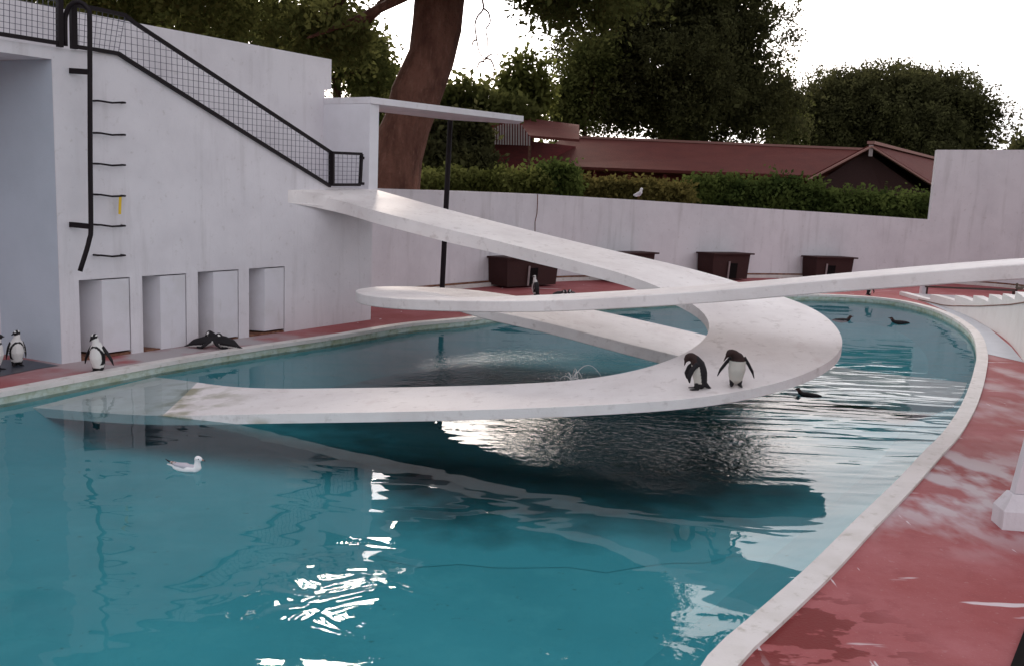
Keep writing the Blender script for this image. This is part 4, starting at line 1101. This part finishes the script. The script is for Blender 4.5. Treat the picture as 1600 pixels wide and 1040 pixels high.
body_thing('penguin', bent_prims(), young, p + V((0, 0, -.002)), face_cam(p, R(-82)), scale_for(p, 57, .415), 'dark backed penguin on the ramp, turned left and looking down at its feet', 'penguin', GP)
p = on_ramp(1149, 605, .8)
pr = stand_prims(head=(.055, -.095, .375), beak=((.065, -.128, .342), (.07, -.158, .28)), spread=.06)
pr[1] = ('neck', [(.015, -.012, .325, .060), (.03, -.045, .36, .048), (.045, -.075, .375, .042)], ONE)
pr[0] = ('body', [(-.035, 0, .06, .052), (-.015, 0, .11, .084), (0, 0, .19, .098), (.004, 0, .26, .088), (.008, 0, .315, .066)], (.95, 1, 1))
body_thing('penguin', pr, young, p + V((0, 0, -.002)), face_cam(p, R(8)), scale_for(p, 57, .405), 'white bellied penguin on the ramp facing the viewer with its head bent aside', 'penguin', GP)
p = G(153, 581)
body_thing('penguin', stand_prims(head=(.035, -.012, .452), beak=((.066, -.035, .432), (.078, -.05, .395)), spread=.05), adult, p, face_cam(p, R(-30)), scale_for(p, 62, .495), 'penguin standing alone on the pool edge before the first nest door', 'penguin', GP)
p = G(27, 571)
body_thing('penguin', stand_prims(head=(.020, .01, .452), beak=((.048, -.04, .45), (.07, -.075, .43))), adult, p, face_cam(p, R(15)), scale_for(p, 57, .495), 'plump white fronted penguin standing against the shaded recess wall', 'penguin', GP)
p = G(-6, 578)
body_thing('penguin', stand_prims(head=(.03, .02, .40), beak=((.05, .06, .40), (.06, .1, .39))), adult, p, face_cam(p, R(60)), scale_for(p, 60, .46), 'penguin cut off by the left edge of the picture', 'penguin', GP)
p = G(318, 545); sc = scale_for(p, 34, .26)
body_thing('penguin', lie_prims(1), lie_col, G(320, 543.5), R(8), sc * .86, 'left of two penguins lying huddled head to head by the third nest door', 'penguin', GP)
body_thing('penguin', lie_prims(-1), lie_col, G(348, 544), R(168), sc * .94, 'right of two penguins lying huddled head to head by the third nest door', 'penguin', GP)
p = G(836, 463.5)
body_thing('penguin', stand_prims(), adult, p, face_cam(p, R(-100)), scale_for(p, 34, .495), 'small far penguin standing against the brown cabin nearest the post', 'penguin', GP, .012)
for x, lab in ((873, 'left of two small penguins resting low just above the crossing ramp'), (893, 'right of two small penguins resting low just above the crossing ramp')):
    p = G(x, 468); body_thing('penguin', lie_prims(1), lie_col, p, R(-60 if x < 880 else -110), scale_for(p, 16, .2), lab, 'penguin', GP, .012)
p = G(1358, 462.0, .03); body_thing('penguin', bent_prims(), young, p, face_cam(p, R(120)), scale_for(p, 17, .415), 'tiny penguin stooping on the far pool edge, partly under the ramp', 'penguin', GP, .012)
def swim_prims():
    pr = [('body', [(-.24, 0, .012, .02), (-.15, 0, .01, .05), (0, 0, .005, .07), (.10, 0, .01, .058), (.15, 0, .03, .045)], (1, 1, .85)),
          ('neck', [(.15, 0, .035, .044), (.18, 0, .075, .038)], ONE), ('head', [(.19, 0, .095, .038), (.215, 0, .098, .028)], ONE), ('beak', [(.24, 0, .1, .014), (.29, 0, .108, .006)], ONE)]
    return pr
def swim_col(tag, t, p, n): return PNK if (tag == 'head' and p[2] < .088) else BRN if tag != 'body' else BLK
p = G(1405, 504, WATER); body_thing('penguin', swim_prims(), swim_col, p, R(172), scale_for(p, 34, .55), 'dark penguin swimming to the left on the calm far water', 'penguin', GP, .01)
p = G(1316, 499, WATER); body_thing('penguin', swim_prims(), swim_col, p + V((0, 0, -.03)), R(10), scale_for(p, 40, .6), 'penguin swimming low in the water beside the far rim of the ramp', 'penguin', GP, .01)
p = G(1263, 617, WATER); body_thing('penguin', swim_prims(), swim_col, p, R(160), scale_for(p, 44, .55), 'dark penguin swimming just under the near rim of the curved ramp', 'penguin', GP, .01)
# gulls
def gull_prims(st=False):
    if not st:
        return [('body', [(-.13, 0, .045, .03), (-.07, 0, .035, .05), (.0, 0, .03, .062), (.08, 0, .032, .056), (.115, 0, .05, .045)], (1, .9, .9)), ('neck', [(.115, 0, .06, .040), (.118, 0, .105, .032), (.12, 0, .13, .032)], ONE),
            ('head', [(.122, 0, .148, .036), (.14, 0, .146, .030)], ONE), ('beak', [(.168, 0, .14, .011), (.205, 0, .130, .006)], ONE),
            ('wing', [(-.02, .03, .065, .035), (-.11, .02, .075, .022), (-.2, .005, .105, .010), (-.235, 0, .125, .006)], (1, .7, .7)), ('wing', [(-.02, -.03, .065, .035), (-.11, -.02, .075, .022), (-.2, -.005, .105, .010), (-.235, 0, .125, .006)], (1, .7, .7)),
            ('under', [(-.1, 0, .05, .03), (-.21, 0, .07, .012)], (1, 1, .6)),
            ('eye', [(.142, .032, .155, .006), (.142, .030, .155, .006)], ONE), ('eye', [(.142, -.032, .155, .006), (.142, -.030, .155, .006)], ONE), ('ear', [(.118, -.034, .152, .004), (.118, -.033, .152, .004)], ONE)]
    return [('body', [(-.14, 0, .12, .02), (-.06, 0, .13, .05), (.02, 0, .16, .06), (.06, 0, .2, .05)], (1, .9, 1)), ('neck', [(.06, 0, .21, .042), (.075, 0, .27, .034)], ONE), ('head', [(.08, 0, .29, .036), (.095, 0, .288, .03)], ONE),
            ('beak', [(.12, 0, .282, .011), (.155, 0, .272, .006)], ONE), ('foot', [(.01, .025, .12, .008), (.01, .025, .0, .006)], ONE), ('foot', [(.01, -.025, .12, .008), (.01, -.025, .0, .006)], ONE)]
def gull_col(tag, t, p, n):
    if tag == 'wing':
        if t > .62: return (.02, .015, .02)
        if t > .38: return (.22, .13, .10) if math.sin(p[0] * 190) > 0 else (.45, .40, .40)
        return (.48, .45, .50)
    if tag in ('eye', 'ear'): return (.015, .012, .012)
    if tag == 'beak': return (.02, .02, .02) if t > .5 else (.35, .22, .18)
    if tag == 'foot': return (.3, .1, .06)
    if tag == 'body' and p[2] > .062 and p[0] < .09: return (.50, .47, .52)
    return (.80, .79, .80)
p = G(292, 734, WATER)
body_thing('gull', gull_prims(), gull_col, p + V((0, 0, -.012)), R(-4), scale_for(p, 64, .44), 'grey and white gull with dark wing tips floating on the near water', 'gull', None, .005)
jx = min(range(len(lowp)), key=lambda j: abs(lowp[j][2] - 1007)); it = lowp[jx]; tcv = (lowp[jx + 1][0] - lowp[jx][0]).normalized()
p = V((it[0].x, it[0].y, it[1])) + V((-tcv.y, tcv.x, 0)) * .12
body_thing('gull', gull_prims(True), gull_col, p, face_cam(p, R(60)), scale_for(p, 19, .32), 'small white gull perched on top of the low back wall', 'gull', None, .009)
# small bird shape on the right wall
p = D(1594, 447, 16.8); 
body_thing('duck', gull_prims(), lambda *a: (.10, .07, .055), V((p.x, p.y, p.z - .06)), R(200), scale_for(p, 24, .44), 'small dull brown bird resting on the stepped wall at the right edge', 'bird', None, .009)

# ------------------------------------------------------------------ splash
sp_ = G(893, 594, WATER); g = np.random.default_rng(9)
t = thing('water_splash', sp_, 'small white jet of splashing water beside the inner edge of the near ramp', 'splash')
mb = MB()
for k in range(7):
    a0 = g.uniform(0, 6.28); v0 = g.uniform(.5, 1.2); up = g.uniform(1.0, 2.2); pts = []
    for q in np.linspace(0, 1, 9):
        tt_ = q * 2 * up / 9.8; pts.append(sp_ + V((math.cos(a0) * v0 * tt_, math.sin(a0) * v0 * tt_, up * tt_ - 4.9 * tt_ * tt_)))
    mb.tube(pts, list(np.linspace(.007, .003, 9)), 5)
mb.build('jet', M['foam'], t, fixn=False)
mb = MB()
for k in range(120):
    c_ = sp_ + V((g.normal() * .22, g.normal() * .22, abs(g.normal()) * .08)); r = g.uniform(.003, .008)
    mb.add([c_ + V(v) * r for v in ((1, 0, 0), (-1, 0, 0), (0, 1, 0), (0, -1, 0), (0, 0, 1), (0, 0, -1))], [(0, 2, 4), (2, 1, 4), (1, 3, 4), (3, 0, 4), (2, 0, 5), (1, 2, 5), (3, 1, 5), (0, 3, 5)])
dr = mb.build('droplets', M['foam'], t, fixn=False); dr['kind'] = 'stuff'

# ------------------------------------------------------------------ sky and sun
w = bpy.data.worlds.new('World'); scene.world = w; w.use_nodes = True; N = w.node_tree.nodes; L = w.node_tree.links
bg = N['Background']; sky = N.new('ShaderNodeTexSky'); sky.sky_type = 'NISHITA'; sky.sun_disc = False
SUN_EL, SUN_AZ = R(27), R(-9)      # azimuth from +Y towards +X
sky.sun_elevation = SUN_EL; sky.sun_rotation = SUN_AZ; sky.air_density = 1.0; sky.dust_density = 6.0; sky.ozone_density = 1.0
tc = N.new('ShaderNodeTexCoord'); mp = N.new('ShaderNodeMapping'); mp.inputs['Scale'].default_value = (1, 1, 3.0); L.new(tc.outputs['Generated'], mp.inputs['Vector'])
nz = N.new('ShaderNodeTexNoise'); nz.inputs['Scale'].default_value = 3.0; nz.inputs['Detail'].default_value = 6; nz.inputs['Roughness'].default_value = .5; L.new(mp.outputs[0], nz.inputs['Vector'])
rr = N.new('ShaderNodeMapRange'); rr.inputs['From Min'].default_value = .38; rr.inputs['From Max'].default_value = .66; rr.inputs['To Min'].default_value = .72; rr.inputs['To Max'].default_value = .98; L.new(nz.outputs['Fac'], rr.inputs['Value'])
bw_ = N.new('ShaderNodeRGBToBW'); L.new(sky.outputs[0], bw_.inputs[0])
pw = N.new('ShaderNodeMath'); pw.operation = 'POWER'; L.new(bw_.outputs[0], pw.inputs[0]); pw.inputs[1].default_value = .48
pm = N.new('ShaderNodeMath'); pm.operation = 'MULTIPLY'; L.new(pw.outputs[0], pm.inputs[0]); pm.inputs[1].default_value = 2.55
mu = N.new('ShaderNodeVectorMath'); mu.operation = 'MULTIPLY'; L.new(pm.outputs[0], mu.inputs[0]); mu.inputs[1].default_value = (1.08, 1.05, 1.09)
mx = N.new('ShaderNodeMix'); mx.data_type = 'RGBA'; L.new(rr.outputs[0], mx.inputs['Factor']); L.new(sky.outputs[0], mx.inputs['A']); L.new(mu.outputs[0], mx.inputs['B'])
L.new(mx.outputs['Result'], bg.inputs['Color']); bg.inputs['Strength'].default_value = .15
sl_ = bpy.data.lights.new('sun', 'SUN'); sl_.energy = 1.6; sl_.angle = R(14); sl_.color = (1, .86, .74)
so = bpy.data.objects.new('sun', sl_); col.objects.link(so)
dv = V((math.sin(SUN_AZ) * math.cos(SUN_EL), math.cos(SUN_AZ) * math.cos(SUN_EL), math.sin(SUN_EL)))
so.rotation_euler = (-dv).to_track_quat('-Z', 'Y').to_euler()
so.location = (0, 0, 20)
scene.view_settings.view_transform = 'Standard'; scene.view_settings.look = 'None'; scene.view_settings.exposure = 1.03; scene.view_settings.gamma = 1
scene.render.engine = 'CYCLES'
scene.cycles.max_bounces = 8; scene.cycles.transparent_max_bounces = 12
